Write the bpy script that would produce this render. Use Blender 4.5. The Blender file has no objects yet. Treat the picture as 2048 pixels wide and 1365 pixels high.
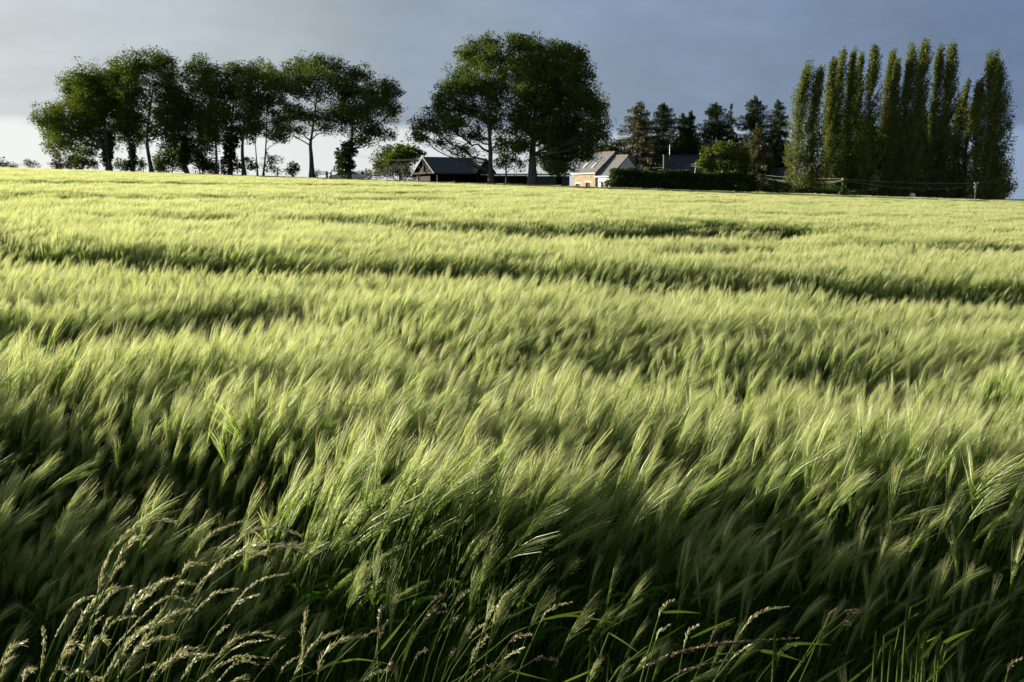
import bpy, math, random
import numpy as np
from mathutils import Vector

rng = np.random.default_rng(7)
random.seed(7)
R = math.radians
SC = bpy.context.scene
COL = SC.collection

# ------------------------------------------------------------------ camera
EYE = 1.7
FPX = 1991.0                      # focal length in photo pixels (35 mm lens, 2048 px wide)
PITCH = math.atan((682.5 - 398.0) / FPX)
cam_d = bpy.data.cameras.new('camera')
cam_d.lens = 35.0
cam_d.sensor_width = 36.0
cam_d.clip_start = 0.05
cam_d.clip_end = 8000.0
cam = bpy.data.objects.new('camera', cam_d)
COL.objects.link(cam)
cam.location = (0, 0, EYE)
cam.rotation_euler = (R(90) - PITCH, 0, 0)
SC.camera = cam

# ------------------------------------------------------------------ light
SUN_AZ = R(69)                    # degrees to the left of the view axis
SUN_EL = R(12.8)
SUNV = Vector((-math.sin(SUN_AZ) * math.cos(SUN_EL), math.cos(SUN_AZ) * math.cos(SUN_EL), math.sin(SUN_EL)))
sl = bpy.data.lights.new('sun', 'SUN')
sl.energy = 5.0
sl.angle = R(0.6)
sl.color = (1.0, 0.90, 0.70)
so = bpy.data.objects.new('sun', sl)
COL.objects.link(so)
so.rotation_euler = (-SUNV).to_track_quat('-Z', 'Y').to_euler()
so.location = (-40, 10, 40)

SC.view_settings.view_transform = 'Standard'
SC.view_settings.look = 'None'
SC.view_settings.exposure = 1.5
SC.view_settings.gamma = 1.0
SC.render.engine = 'CYCLES'
SC.cycles.max_bounces = 7
SC.cycles.diffuse_bounces = 4
SC.cycles.glossy_bounces = 2
SC.cycles.transmission_bounces = 5
SC.cycles.transparent_max_bounces = 4
SC.cycles.sample_clamp_indirect = 2.0
SC.cycles.filter_width = 1.55
SC.cycles.use_denoising = True
SC.cycles.use_adaptive_sampling = False


class NT:
    """tiny helper for node trees"""
    def __init__(self, tree):
        self.t = tree

    def n(self, typ, **kw):
        nd = self.t.nodes.new(typ)
        for k, v in kw.items():
            if k.startswith('i_'):
                nd.inputs[k[2:]].default_value = v
            else:
                setattr(nd, k, v)
        return nd

    def l(self, a, b):
        self.t.links.new(a, b)


def s2l(r, g, b):
    f = lambda c: (c / 255.0 / 12.92) if c / 255.0 <= 0.04045 else ((c / 255.0 + 0.055) / 1.055) ** 2.4
    return (f(r), f(g), f(b), 1.0)


def ramp(nt, stops, interp='LINEAR'):
    nd = nt.n('ShaderNodeValToRGB')
    cr = nd.color_ramp
    cr.interpolation = interp
    while len(cr.elements) < len(stops):
        cr.elements.new(0.5)
    for e, (p, c) in zip(cr.elements, stops):
        e.position = p
        e.color = c
    return nd


# ------------------------------------------------------------------ sky: clear sky behind a sheet of rain cloud
world = bpy.data.worlds.new('World')
SC.world = world
world.use_nodes = True
nt = NT(world.node_tree)
for nd in list(world.node_tree.nodes):
    world.node_tree.nodes.remove(nd)
out = nt.n('ShaderNodeOutputWorld')
bg = nt.n('ShaderNodeBackground')
sky = nt.n('ShaderNodeTexSky', sky_type='NISHITA', sun_disc=False)
sky.sun_elevation = SUN_EL
sky.sun_rotation = -SUN_AZ
skym = nt.n('ShaderNodeVectorMath', operation='SCALE')
skym.inputs['Scale'].default_value = 0.10
nt.l(sky.outputs[0], skym.inputs[0])
tc = nt.n('ShaderNodeTexCoord')
sep = nt.n('ShaderNodeSeparateXYZ')
nt.l(tc.outputs['Generated'], sep.inputs[0])
# large soft noise for cloud billows
mp = nt.n('ShaderNodeMapping')
mp.inputs['Scale'].default_value = (1.0, 1.0, 2.6)
nt.l(tc.outputs['Generated'], mp.inputs[0])
ns = nt.n('ShaderNodeTexNoise', i_Scale=4.6, i_Detail=7.0, i_Roughness=0.52)
nt.l(mp.outputs[0], ns.inputs['Vector'])
ns2 = nt.n('ShaderNodeTexNoise', i_Scale=14.0, i_Detail=5.0, i_Roughness=0.55)
nt.l(mp.outputs[0], ns2.inputs['Vector'])


def math_n(op, a, b=None, clamp=False):
    m = nt.n('ShaderNodeMath', operation=op, use_clamp=clamp)
    for i, v in enumerate((a, b)):
        if v is None:
            continue
        if isinstance(v, (int, float)):
            m.inputs[i].default_value = v
        else:
            nt.l(v, m.inputs[i])
    return m.outputs[0]


# how far round towards the sun (x from -1 left to +1 right), wobbled by the billows
wob = math_n('MULTIPLY', math_n('SUBTRACT', ns.outputs[0], 0.5), 0.30)
hx = math_n('ADD', math_n('ADD', sep.outputs['X'], wob), math_n('MULTIPLY', sep.outputs['Z'], 0.10))
hx01 = math_n('MULTIPLY', math_n('ADD', hx, 1.0), 0.5, True)
cl = ramp(nt, [(0.10, s2l(250, 246, 236)), (0.26, s2l(214, 221, 224)), (0.36, s2l(190, 200, 206)), (0.47, s2l(151, 164, 180)),
               (0.60, s2l(127, 144, 168)), (0.75, s2l(107, 128, 162)), (1.0, s2l(92, 112, 150))], 'EASE')
nt.l(hx01, cl.inputs[0])
strip = ramp(nt, [(0.10, s2l(255, 252, 244)), (0.28, s2l(244, 247, 246)), (0.45, s2l(230, 235, 236)), (0.62, s2l(176, 192, 208)),
                  (0.74, s2l(142, 164, 194)), (1.0, s2l(130, 152, 186))], 'EASE')
nt.l(hx01, strip.inputs[0])
# brightness of billows
bil = math_n('ADD', math_n('MULTIPLY', math_n('SUBTRACT', ns2.outputs[0], 0.5), 0.32),
             math_n('ADD', math_n('MULTIPLY', math_n('SUBTRACT', ns.outputs[0], 0.5), 0.8), 1.0))
clb = nt.n('ShaderNodeVectorMath', operation='SCALE')
nt.l(cl.outputs[0], clb.inputs[0])
nt.l(bil, clb.inputs['Scale'])
# the cloud sheet's ragged lower edge
edge = math_n('ADD', sep.outputs['Z'], math_n('MULTIPLY', math_n('SUBTRACT', ns2.outputs[0], 0.5), 0.020))
mr = nt.n('ShaderNodeMapRange', interpolation_type='SMOOTHSTEP')
mr.inputs['From Min'].default_value = 0.060
mr.inputs['From Max'].default_value = 0.0725
nt.l(edge, mr.inputs['Value'])
mixl = nt.n('ShaderNodeMix', data_type='RGBA')
nt.l(mr.outputs[0], mixl.inputs['Factor'])
nt.l(strip.outputs[0], mixl.inputs['A'])
nt.l(clb.outputs[0], mixl.inputs['B'])
mixs = nt.n('ShaderNodeMix', data_type='RGBA')
mixs.inputs['Factor'].default_value = 0.93
nt.l(skym.outputs[0], mixs.inputs['A'])
nt.l(mixl.outputs['Result'], mixs.inputs['B'])
# unseen sky overhead is dimmed to set the ambient light in shadows
mr2 = nt.n('ShaderNodeMapRange', interpolation_type='SMOOTHSTEP')
mr2.inputs['From Min'].default_value = 0.2
mr2.inputs['From Max'].default_value = 0.7
mr2.inputs['To Min'].default_value = 1.0
mr2.inputs['To Max'].default_value = 0.5
nt.l(sep.outputs['Z'], mr2.inputs['Value'])
fin = nt.n('ShaderNodeVectorMath', operation='SCALE')
nt.l(mixs.outputs['Result'], fin.inputs[0])
nt.l(mr2.outputs[0], fin.inputs['Scale'])
nt.l(fin.outputs[0], bg.inputs['Color'])
bg.inputs['Strength'].default_value = 0.354
nt.l(bg.outputs[0], out.inputs[0])

# ------------------------------------------------------------------ pixel -> world
cp, sp = math.cos(PITCH), math.sin(PITCH)


def ray(px, py):
    u = (px - 1024.0) / FPX
    v = (682.5 - py) / FPX
    return np.array([u, cp + v * sp, -sp + v * cp])     # x right, y ahead, z up


def at(px, py, Y):
    d = ray(px, py)
    t = Y / d[1]
    return np.array([0, 0, EYE]) + d * t


def mpp(Y):
    return Y / FPX                                       # metres per photo pixel at distance Y


SL_Y, SL_X, CAN = 0.0212, -0.0325, 0.92


def ground_z(x, y):
    y = np.asarray(y, float)
    yy = np.where(y < 165, y, 165)
    z = SL_Y * yy + SL_X * np.clip(x, -140, 140) * np.clip(1 - (y - 190) / 260.0, 0, 1)
    far = np.clip((y - 180) / 240.0, 0, 1)
    far = far * far * (3 - 2 * far)
    return z * (1 - far) + far * (-0.6)


def on_canopy(px, py):
    d = ray(px, py)
    t = (EYE - CAN) / (SL_Y * d[1] + SL_X * d[0] - d[2])
    return d[0] * t, d[1] * t


# ------------------------------------------------------------------ objects
ORG = {}


def empty(name, loc, label=None, cat=None, group=None, kind='thing'):
    o = bpy.data.objects.new(name, None)
    o.empty_display_size = 0.2
    COL.objects.link(o)
    o.location = loc
    ORG[o.name] = np.array(loc, float)
    tag(o, label, cat, group, kind)
    return o


def tag(o, label=None, cat=None, group=None, kind=None):
    if label: o['label'] = label
    if cat: o['category'] = cat
    if group: o['group'] = group
    if kind: o['kind'] = kind
    return o


class MB:
    """collects polygons and links them as ONE mesh object"""
    def __init__(self):
        self.v, self.f, self.n = [], [], 0

    def add(self, verts, faces):
        verts = np.asarray(verts, float).reshape(-1, 3)
        self.v.append(verts)
        faces = np.asarray(faces, np.int64)
        self.f.append(faces + self.n)
        self.n += len(verts)

    def poly(self, pts):
        self.add(pts, [list(range(len(pts)))])

    def quads(self, P):                     # P (n,4,3)
        P = np.asarray(P, float)
        n = len(P)
        if n:
            self.add(P.reshape(-1, 3), np.arange(4 * n).reshape(n, 4))

    def tube(self, pts, rad, sides=6, cap=True):
        pts = np.asarray(pts, float)
        n = len(pts)
        rad = np.broadcast_to(np.asarray(rad, float), (n,))
        t = np.gradient(pts, axis=0)
        t /= np.linalg.norm(t, axis=1)[:, None] + 1e-12
        ref = np.array([0, 0, 1.0]) if abs(t[0][2]) < 0.8 else np.array([0, 1.0, 0])
        a = np.cross(t, ref); a /= np.linalg.norm(a, axis=1)[:, None] + 1e-12
        b = np.cross(t, a)
        th = np.arange(sides) * 2 * math.pi / sides
        V = pts[:, None, :] + rad[:, None, None] * (np.cos(th)[None, :, None] * a[:, None, :] + np.sin(th)[None, :, None] * b[:, None, :])
        i = np.arange(n - 1)[:, None] * sides
        j = np.arange(sides)[None, :]
        k = (j + 1) % sides
        F = np.stack([i + j, i + k, i + sides + k, i + sides + j], -1).reshape(-1, 4)
        self.add(V.reshape(-1, 3), F)
        if cap:
            self.f.append(np.array([list(range(self.n - sides, self.n))]))

    def ribbon(self, pts, wid, side=None):
        """flat strip along pts; wid = widths"""
        pts = np.asarray(pts, float)
        n = len(pts)
        wid = np.broadcast_to(np.asarray(wid, float), (n,))
        t = np.gradient(pts, axis=0)
        if side is None:
            side = rng.normal(size=3)
        s = np.cross(t, np.asarray(side, float))
        s /= np.linalg.norm(s, axis=1)[:, None] + 1e-12
        V = np.stack([pts - s * wid[:, None] / 2, pts + s * wid[:, None] / 2], 1).reshape(-1, 3)
        i = np.arange(n - 1) * 2
        F = np.stack([i, i + 1, i + 3, i + 2], -1)
        self.add(V, F)

    def box(self, lo, hi, fr=None):
        x0, y0, z0 = lo; x1, y1, z1 = hi
        V = np.array([[x0, y0, z0], [x1, y0, z0], [x1, y1, z0], [x0, y1, z0], [x0, y0, z1], [x1, y0, z1], [x1, y1, z1], [x0, y1, z1]], float)
        if fr is not None: V = fr(V)
        self.add(V, [[0, 3, 2, 1], [4, 5, 6, 7], [0, 1, 5, 4], [1, 2, 6, 5], [2, 3, 7, 6], [3, 0, 4, 7]])

    def prism(self, poly, off, fr=None):
        """closed polygon (n,3) pushed along off"""
        A = np.asarray(poly, float); B = A + np.asarray(off, float)
        n = len(A)
        V = np.concatenate([A, B])
        if fr is not None: V = fr(V)
        base = self.n
        self.v.append(V); self.n += 2 * n
        self.f.append(np.array([list(range(n))[::-1]]) + base)
        self.f.append(np.array([list(range(n, 2 * n))]) + base)
        i = np.arange(n); k = (i + 1) % n
        self.f.append(np.stack([i, k, k + n, i + n], -1) + base)

    def mesh(self, name, mats, smooth=False):
        me = bpy.data.meshes.new(name)
        V = np.concatenate(self.v).astype(np.float32)
        me.vertices.add(len(V))
        me.vertices.foreach_set('co', V.ravel())
        li = np.concatenate([f.ravel() for f in self.f]).astype(np.int32)
        lt = np.concatenate([np.full(len(f), f.shape[1]) for f in self.f])
        ls = np.concatenate([[0], np.cumsum(lt)[:-1]]).astype(np.int32)
        me.loops.add(len(li))
        me.loops.foreach_set('vertex_index', li)
        me.polygons.add(len(lt))
        me.polygons.foreach_set('loop_start', ls)
        me.polygons.foreach_set('use_smooth', np.full(len(lt), bool(smooth)))
        for m in (mats if isinstance(mats, (list, tuple)) else [mats]):
            me.materials.append(m)
        me.update(calc_edges=True)
        return me

    def build(self, name, mat, parent=None, smooth=False):
        if parent is not None:
            o3 = ORG[parent.name]
            self.v = [v - o3 for v in self.v]
        o = bpy.data.objects.new(name, self.mesh(name, mat, smooth))
        COL.objects.link(o)
        if parent is not None:
            o.parent = parent
            ORG[o.name] = ORG[parent.name]
        else:
            ORG[o.name] = np.zeros(3)
        return o


# ------------------------------------------------------------------ materials
def new_mat(name):
    m = bpy.data.materials.new(name)
    m.use_nodes = True
    for nd in list(m.node_tree.nodes):
        m.node_tree.nodes.remove(nd)
    nt = NT(m.node_tree)
    o = nt.n('ShaderNodeOutputMaterial')
    return m, nt, o


def leafy(name, c1, c2, scale=0.5, transl=0.35, gloss=0.006, rough=0.6, tint=(1.25, 1.2, 0.6), detail=3.0, tip=None):
    """two-tone foliage: diffuse + translucent + a little shine; tone drifts over the plant"""
    m, nt, o = new_mat(name)
    tc = nt.n('ShaderNodeTexCoord')
    ns = nt.n('ShaderNodeTexNoise', i_Scale=scale, i_Detail=detail, i_Roughness=0.6)
    nt.l(tc.outputs['Object'], ns.inputs['Vector'])
    rp = ramp(nt, [(0.36, (*c1, 1)), (0.64, (*c2, 1))])
    nt.l(ns.outputs[0], rp.inputs[0])
    if tip:                                  # paler towards the top of the plant
        sz = nt.n('ShaderNodeSeparateXYZ'); nt.l(tc.outputs['Object'], sz.inputs[0])
        mz = nt.n('ShaderNodeMapRange', interpolation_type='SMOOTHSTEP')
        mz.inputs['From Min'].default_value = tip[1]; mz.inputs['From Max'].default_value = tip[2]
        nt.l(sz.outputs['Z'], mz.inputs['Value'])
        tmx = nt.n('ShaderNodeMix', data_type='RGBA')
        nt.l(mz.outputs[0], tmx.inputs['Factor']); nt.l(rp.outputs[0], tmx.inputs['A']); tmx.inputs['B'].default_value = (*tip[0], 1)
        class rp: outputs = [tmx.outputs['Result']]
    d = nt.n('ShaderNodeBsdfDiffuse')
    nt.l(rp.outputs[0], d.inputs['Color'])
    tm = nt.n('ShaderNodeVectorMath', operation='MULTIPLY')
    tm.inputs[1].default_value = tint
    nt.l(rp.outputs[0], tm.inputs[0])
    tr = nt.n('ShaderNodeBsdfTranslucent')
    nt.l(tm.outputs[0], tr.inputs['Color'])
    mx = nt.n('ShaderNodeMixShader'); mx.inputs[0].default_value = transl
    nt.l(d.outputs[0], mx.inputs[1]); nt.l(tr.outputs[0], mx.inputs[2])
    g = nt.n('ShaderNodeBsdfGlossy', i_Roughness=rough)
    g.inputs['Color'].default_value = (0.8, 0.82, 0.75, 1)
    fr = nt.n('ShaderNodeFresnel', i_IOR=1.4)
    fm = nt.n('ShaderNodeMath', operation='MULTIPLY'); fm.inputs[1].default_value = gloss / 0.12
    nt.l(fr.outputs[0], fm.inputs[0])
    mg = nt.n('ShaderNodeMixShader')
    nt.l(fm.outputs[0], mg.inputs[0]); nt.l(mx.outputs[0], mg.inputs[1]); nt.l(g.outputs[0], mg.inputs[2])
    nt.l(mg.outputs[0], o.inputs[0])
    return m


def rough_mat(name, c1, c2, scale=3.0, rough=0.8, spec=0.3, bump=0.0, stretch=(1, 1, 1), detail=5.0, metal=0.0):
    m, nt, o = new_mat(name)
    tc = nt.n('ShaderNodeTexCoord')
    mp = nt.n('ShaderNodeMapping'); mp.inputs['Scale'].default_value = stretch
    nt.l(tc.outputs['Object'], mp.inputs[0])
    ns = nt.n('ShaderNodeTexNoise', i_Scale=scale, i_Detail=detail, i_Roughness=0.6)
    nt.l(mp.outputs[0], ns.inputs['Vector'])
    rp = ramp(nt, [(0.35, (*c1, 1)), (0.65, (*c2, 1))])
    nt.l(ns.outputs[0], rp.inputs[0])
    p = nt.n('ShaderNodeBsdfPrincipled', i_Roughness=rough, i_Metallic=metal)
    p.inputs['Specular IOR Level'].default_value = spec
    nt.l(rp.outputs[0], p.inputs['Base Color'])
    if bump:
        b = nt.n('ShaderNodeBump', i_Strength=bump)
        nt.l(ns.outputs[0], b.inputs['Height']); nt.l(b.outputs[0], p.inputs['Normal'])
    nt.l(p.outputs[0], o.inputs[0])
    return m


def brick_mat(name, rot, c1, c2, mortar, bw, bh, msize=0.02, rough=0.85, z_axis=True):
    m, nt, o = new_mat(name)
    tc = nt.n('ShaderNodeTexCoord')
    mp = nt.n('ShaderNodeMapping'); mp.inputs['Rotation'].default_value = (0, 0, rot)
    nt.l(tc.outputs['Object'], mp.inputs[0])
    sx = nt.n('ShaderNodeSeparateXYZ'); nt.l(mp.outputs[0], sx.inputs[0])
    cx = nt.n('ShaderNodeCombineXYZ'); nt.l(sx.outputs['X'], cx.inputs['X']); nt.l(sx.outputs['Z'], cx.inputs['Y'])
    br = nt.n('ShaderNodeTexBrick')
    br.inputs['Scale'].default_value = 1.0
    br.inputs['Color1'].default_value = (*c1, 1); br.inputs['Color2'].default_value = (*c2, 1); br.inputs['Mortar'].default_value = (*mortar, 1)
    br.inputs['Brick Width'].default_value = bw; br.inputs['Row Height'].default_value = bh; br.inputs['Mortar Size'].default_value = msize
    nt.l(cx.outputs[0], br.inputs['Vector'])
    ns = nt.n('ShaderNodeTexNoise', i_Scale=2.5, i_Detail=4.0)
    nt.l(tc.outputs['Object'], ns.inputs['Vector'])
    rp = ramp(nt, [(0.3, (0.72, 0.72, 0.72, 1)), (0.7, (1.15, 1.12, 1.08, 1))])
    nt.l(ns.outputs[0], rp.inputs[0])
    mu = nt.n('ShaderNodeVectorMath', operation='MULTIPLY')
    nt.l(br.outputs['Color'], mu.inputs[0]); nt.l(rp.outputs[0], mu.inputs[1])
    p = nt.n('ShaderNodeBsdfPrincipled', i_Roughness=rough)
    nt.l(mu.outputs[0], p.inputs['Base Color'])
    nt.l(p.outputs[0], o.inputs[0])
    return m


M_GROUND = rough_mat('ground_soil_and_grass', (0.035, 0.045, 0.018), (0.06, 0.075, 0.028), 0.35, 0.95, 0.1)
M_HILL = rough_mat('far_land', (0.02, 0.045, 0.03), (0.035, 0.065, 0.035), 0.02, 0.95, 0.1)
M_BARK = rough_mat('bark', (0.045, 0.04, 0.034), (0.11, 0.10, 0.088), 3.0, 0.9, 0.2, 0.4, (2, 2, 0.4))
M_OAK = leafy('oak_leaves', (0.045, 0.085, 0.018), (0.105, 0.145, 0.028), 0.45)
M_OAK2 = leafy('oak_leaves_yellow', (0.07, 0.11, 0.018), (0.125, 0.165, 0.028), 0.45)
M_IVY = leafy('ivy_leaves', (0.022, 0.045, 0.014), (0.04, 0.07, 0.018), 0.6, 0.2)
M_POP = leafy('poplar_leaves', (0.085, 0.12, 0.028), (0.145, 0.175, 0.048), 0.7, 0.34, 0.006, 0.6)
M_CON = leafy('spruce_needles', (0.02, 0.042, 0.018), (0.045, 0.072, 0.024), 0.5, 0.15, 0.006)
M_CON2 = leafy('spruce_needles_brown', (0.05, 0.055, 0.022), (0.085, 0.085, 0.03), 0.5, 0.2, 0.02)
M_WIL = leafy('willow_leaves', (0.06, 0.09, 0.018), (0.105, 0.135, 0.028), 0.6, 0.4)
M_HEDGE = leafy('hedge_leaves', (0.02, 0.045, 0.012), (0.04, 0.075, 0.018), 0.8, 0.2)
M_BUSH = leafy('bush_leaves', (0.04, 0.075, 0.018), (0.075, 0.12, 0.025), 0.8, 0.3)
M_PURP = leafy('copper_leaves', (0.05, 0.035, 0.03), (0.08, 0.055, 0.04), 0.8, 0.3, tint=(1.2, 0.8, 0.7))
M_GREYB = leafy('grey_twigs', (0.07, 0.075, 0.06), (0.12, 0.12, 0.10), 0.8, 0.3)
M_AWN = leafy('barley_awns', (0.17, 0.295, 0.04), (0.24, 0.355, 0.058), 0.25, 0.60, 0.022, 0.62, (1.06, 1.075, 0.78), 1.0, ((0.60, 0.615, 0.355), 0.74, 0.98))
M_STEM = leafy('barley_stems', (0.055, 0.125, 0.02), (0.09, 0.17, 0.028), 0.3, 0.42, 0.008, 0.5, (1.2, 1.15, 0.5), 1.0)
M_EAR = leafy('barley_ears', (0.15, 0.24, 0.05), (0.22, 0.30, 0.07), 0.3, 0.35, 0.008, 0.5, (1.1, 1.05, 0.6), 1.0)
M_STRAW = leafy('grass_seed_heads', (0.31, 0.325, 0.18), (0.48, 0.49, 0.30), 30.0, 0.4, 0.012, 0.5, (1.05, 1.0, 0.8))
M_STRAWB = leafy('brown_seed_heads', (0.11, 0.092, 0.058), (0.18, 0.152, 0.10), 30.0, 0.3, 0.012, 0.5, (1.0, 0.95, 0.75))
M_GRASS = leafy('verge_grass', (0.065, 0.11, 0.022), (0.11, 0.16, 0.035), 12.0, 0.4, 0.012, 0.45)

# ------------------------------------------------------------------ ground and far land
def grid_mesh(name, xs, ys, zf, mat):
    X, Y = np.meshgrid(xs, ys)
    Z = zf(X, Y)
    nx, ny = len(xs), len(ys)
    V = np.stack([X, Y, Z], -1).reshape(-1, 3)
    i = (np.arange(ny - 1)[:, None] * nx + np.arange(nx - 1)[None, :]).ravel()
    F = np.stack([i, i + 1, i + nx + 1, i + nx], -1)
    b = MB(); b.add(V, F)
    return b.build(name, mat, None, True)


gxs = np.concatenate([[-3000, -1500, -800, -400, -250], np.arange(-180, 181, 6.0), [250, 400, 800, 1500, 3000]])
gys = np.concatenate([[-300, -100, -40, -15], np.arange(-6, 30, 2.0), np.arange(30, 240, 6.0), np.arange(240, 480, 30.0), [600, 900, 1500, 2500, 5000]])
g = grid_mesh('ground', gxs, gys, ground_z, M_GROUND)
tag(g, kind='structure')


def hill_z(x, y):
    return -3.0 + 4.6 * np.exp(-((y - 1300) / 300.0) ** 2) * (0.75 + 0.25 * np.sin(x * 0.004) + 0.12 * np.sin(x * 0.017 + 1))


h = grid_mesh('hills', np.arange(-1600, 2001, 40.0), np.arange(700, 2000, 60.0), hill_z, M_HILL)
tag(h, kind='structure')


# ------------------------------------------------------------------ barley field
def waves(seed, n, lo, hi):
    r = np.random.default_rng(seed)
    k = 2 * math.pi / r.uniform(lo, hi, n)
    th = r.uniform(0, math.pi, n)
    ph = r.uniform(0, 6.28, n)
    amp = 1 / math.sqrt(n / 2.0)

    def f(x, y, sx=1.0, sy=1.0):
        s = 0
        for kk, t, p in zip(k, th, ph):
            s = s + np.sin(kk * (x * sx * math.cos(t) + y * sy * math.sin(t)) + p)
        return s * amp
    return f


W_BIG = waves(1, 9, 3.0, 9.0)
W_MID = waves(2, 10, 0.9, 2.4)
W_SML = waves(3, 10, 0.35, 0.9)
W_AZ = waves(4, 8, 0.8, 3.0)

# dips and rises of the crop, read off the photo: polyline in pixels, half width m, depth m
DIPS = [
    ([(-300, 478), (0, 490), (200, 498), (400, 508), (700, 522), (1000, 531), (1300, 547), (1700, 565), (2048, 576), (2400, 586)], 0.82, 0.66),
    ([(1080, 456), (1150, 457), (1300, 457), (1545, 452)], 1.75, 0.68),
    ([(1640, 486), (1800, 490), (2100, 494)], 0.6, 0.28),
    ([(830, 457), (1040, 462)], 0.5, 0.10),
    ([(1380, 500), (1500, 497)], 0.5, 0.2),
    ([(-200, 386), (0, 389), (400, 393), (860, 397)], 1.3, 0.7),
    ([(-200, 360), (0, 362), (400, 366), (900, 373)], 2.4, 0.7),
    ([(700, 384), (950, 388), (1330, 402), (1700, 413)], 1.6, 0.62),
    ([(1380, 388), (1700, 399), (2100, 412)], 2.4, 0.7),
    ([(1500, 425), (1800, 432), (2100, 440)], 0.8, 0.35),
    ([(200, 430), (500, 433), (800, 440)], 0.6, 0.22),
    ([(-100, 815), (80, 835), (250, 858), (400, 880)], 0.26, 0.42),
    ([(1200, 868), (1350, 905), (1500, 930), (1750, 965), (2000, 1010), (2150, 1030)], 0.24, 0.26),
    ([(1040, 690), (1180, 695), (1320, 722)], 0.40, 0.16),
    ([(1600, 716), (1800, 735)], 0.4, 0.16),
    ([(200, 640), (330, 632), (480, 610)], 0.45, 0.16),
    ([(760, 655), (900, 700)], 0.35, 0.14),
    ([(0, 640), (120, 655)], 0.35, 0.16),
    ([(1750, 810), (1950, 830)], 0.3, 0.14),
    ([(850, 860), (1100, 880)], 0.2, 0.14),
    ([(250, 985), (650, 935), (1000, 965), (1300, 985), (1600, 1025), (2048, 1085), (2300, 1120)], 0.22, -0.05),
    ([(-150, 745), (200, 745), (500, 770)], 0.35, -0.05),
]
DIPW = [(np.array([on_canopy(*p) for p in pl]), hw, dp) for pl, hw, dp in DIPS]


def seg_dist(x, y, P):
    best = np.full(x.shape, 1e9)
    for a, b in zip(P[:-1], P[1:]):
        d = b - a
        L = (d ** 2).sum()
        t = np.clip(((x - a[0]) * d[0] + (y - a[1]) * d[1]) / L, 0, 1)
        best = np.minimum(best, np.hypot(x - a[0] - t * d[0], y - a[1] - t * d[1]))
    return best


FRONT, EDGE = 2.52, 109.5


def front_line(x):
    return FRONT + 0.06 * np.sin(1.7 * x + 1) + 0.05 * np.sin(4.3 * x)


def canopy_h(x, y):
    far = 1 - 0.7 * np.clip((y - 3.5) / 5, 0, 1)
    h = CAN + far * (0.035 * W_BIG(x, y) + 0.032 * W_MID(x, y, 0.7, 1.2) + 0.02 * W_SML(x, y))
    fr = front_line(x) - y                      # stragglers in front of the crop's edge stay short
    h = np.where(fr > 0, 0.74 - 0.50 * fr, h - 0.04 * np.exp(-(fr / 0.25) ** 2))
    for P, hw, dp in DIPW:
        lo, hi = P.min(0) - 3 * hw, P.max(0) + 3 * hw
        m = (x > lo[0]) & (x < hi[0]) & (y > lo[1]) & (y < hi[1])
        if m.any():
            d = seg_dist(x[m], y[m], P) + 0.13 * hw * W_BIG(x[m], y[m]) + 0.05 * W_MID(x[m], y[m])
            h[m] -= dp * np.exp(-(np.abs(d) / hw) ** 4)
    return np.clip(h, 0.20, 1.15)


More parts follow.
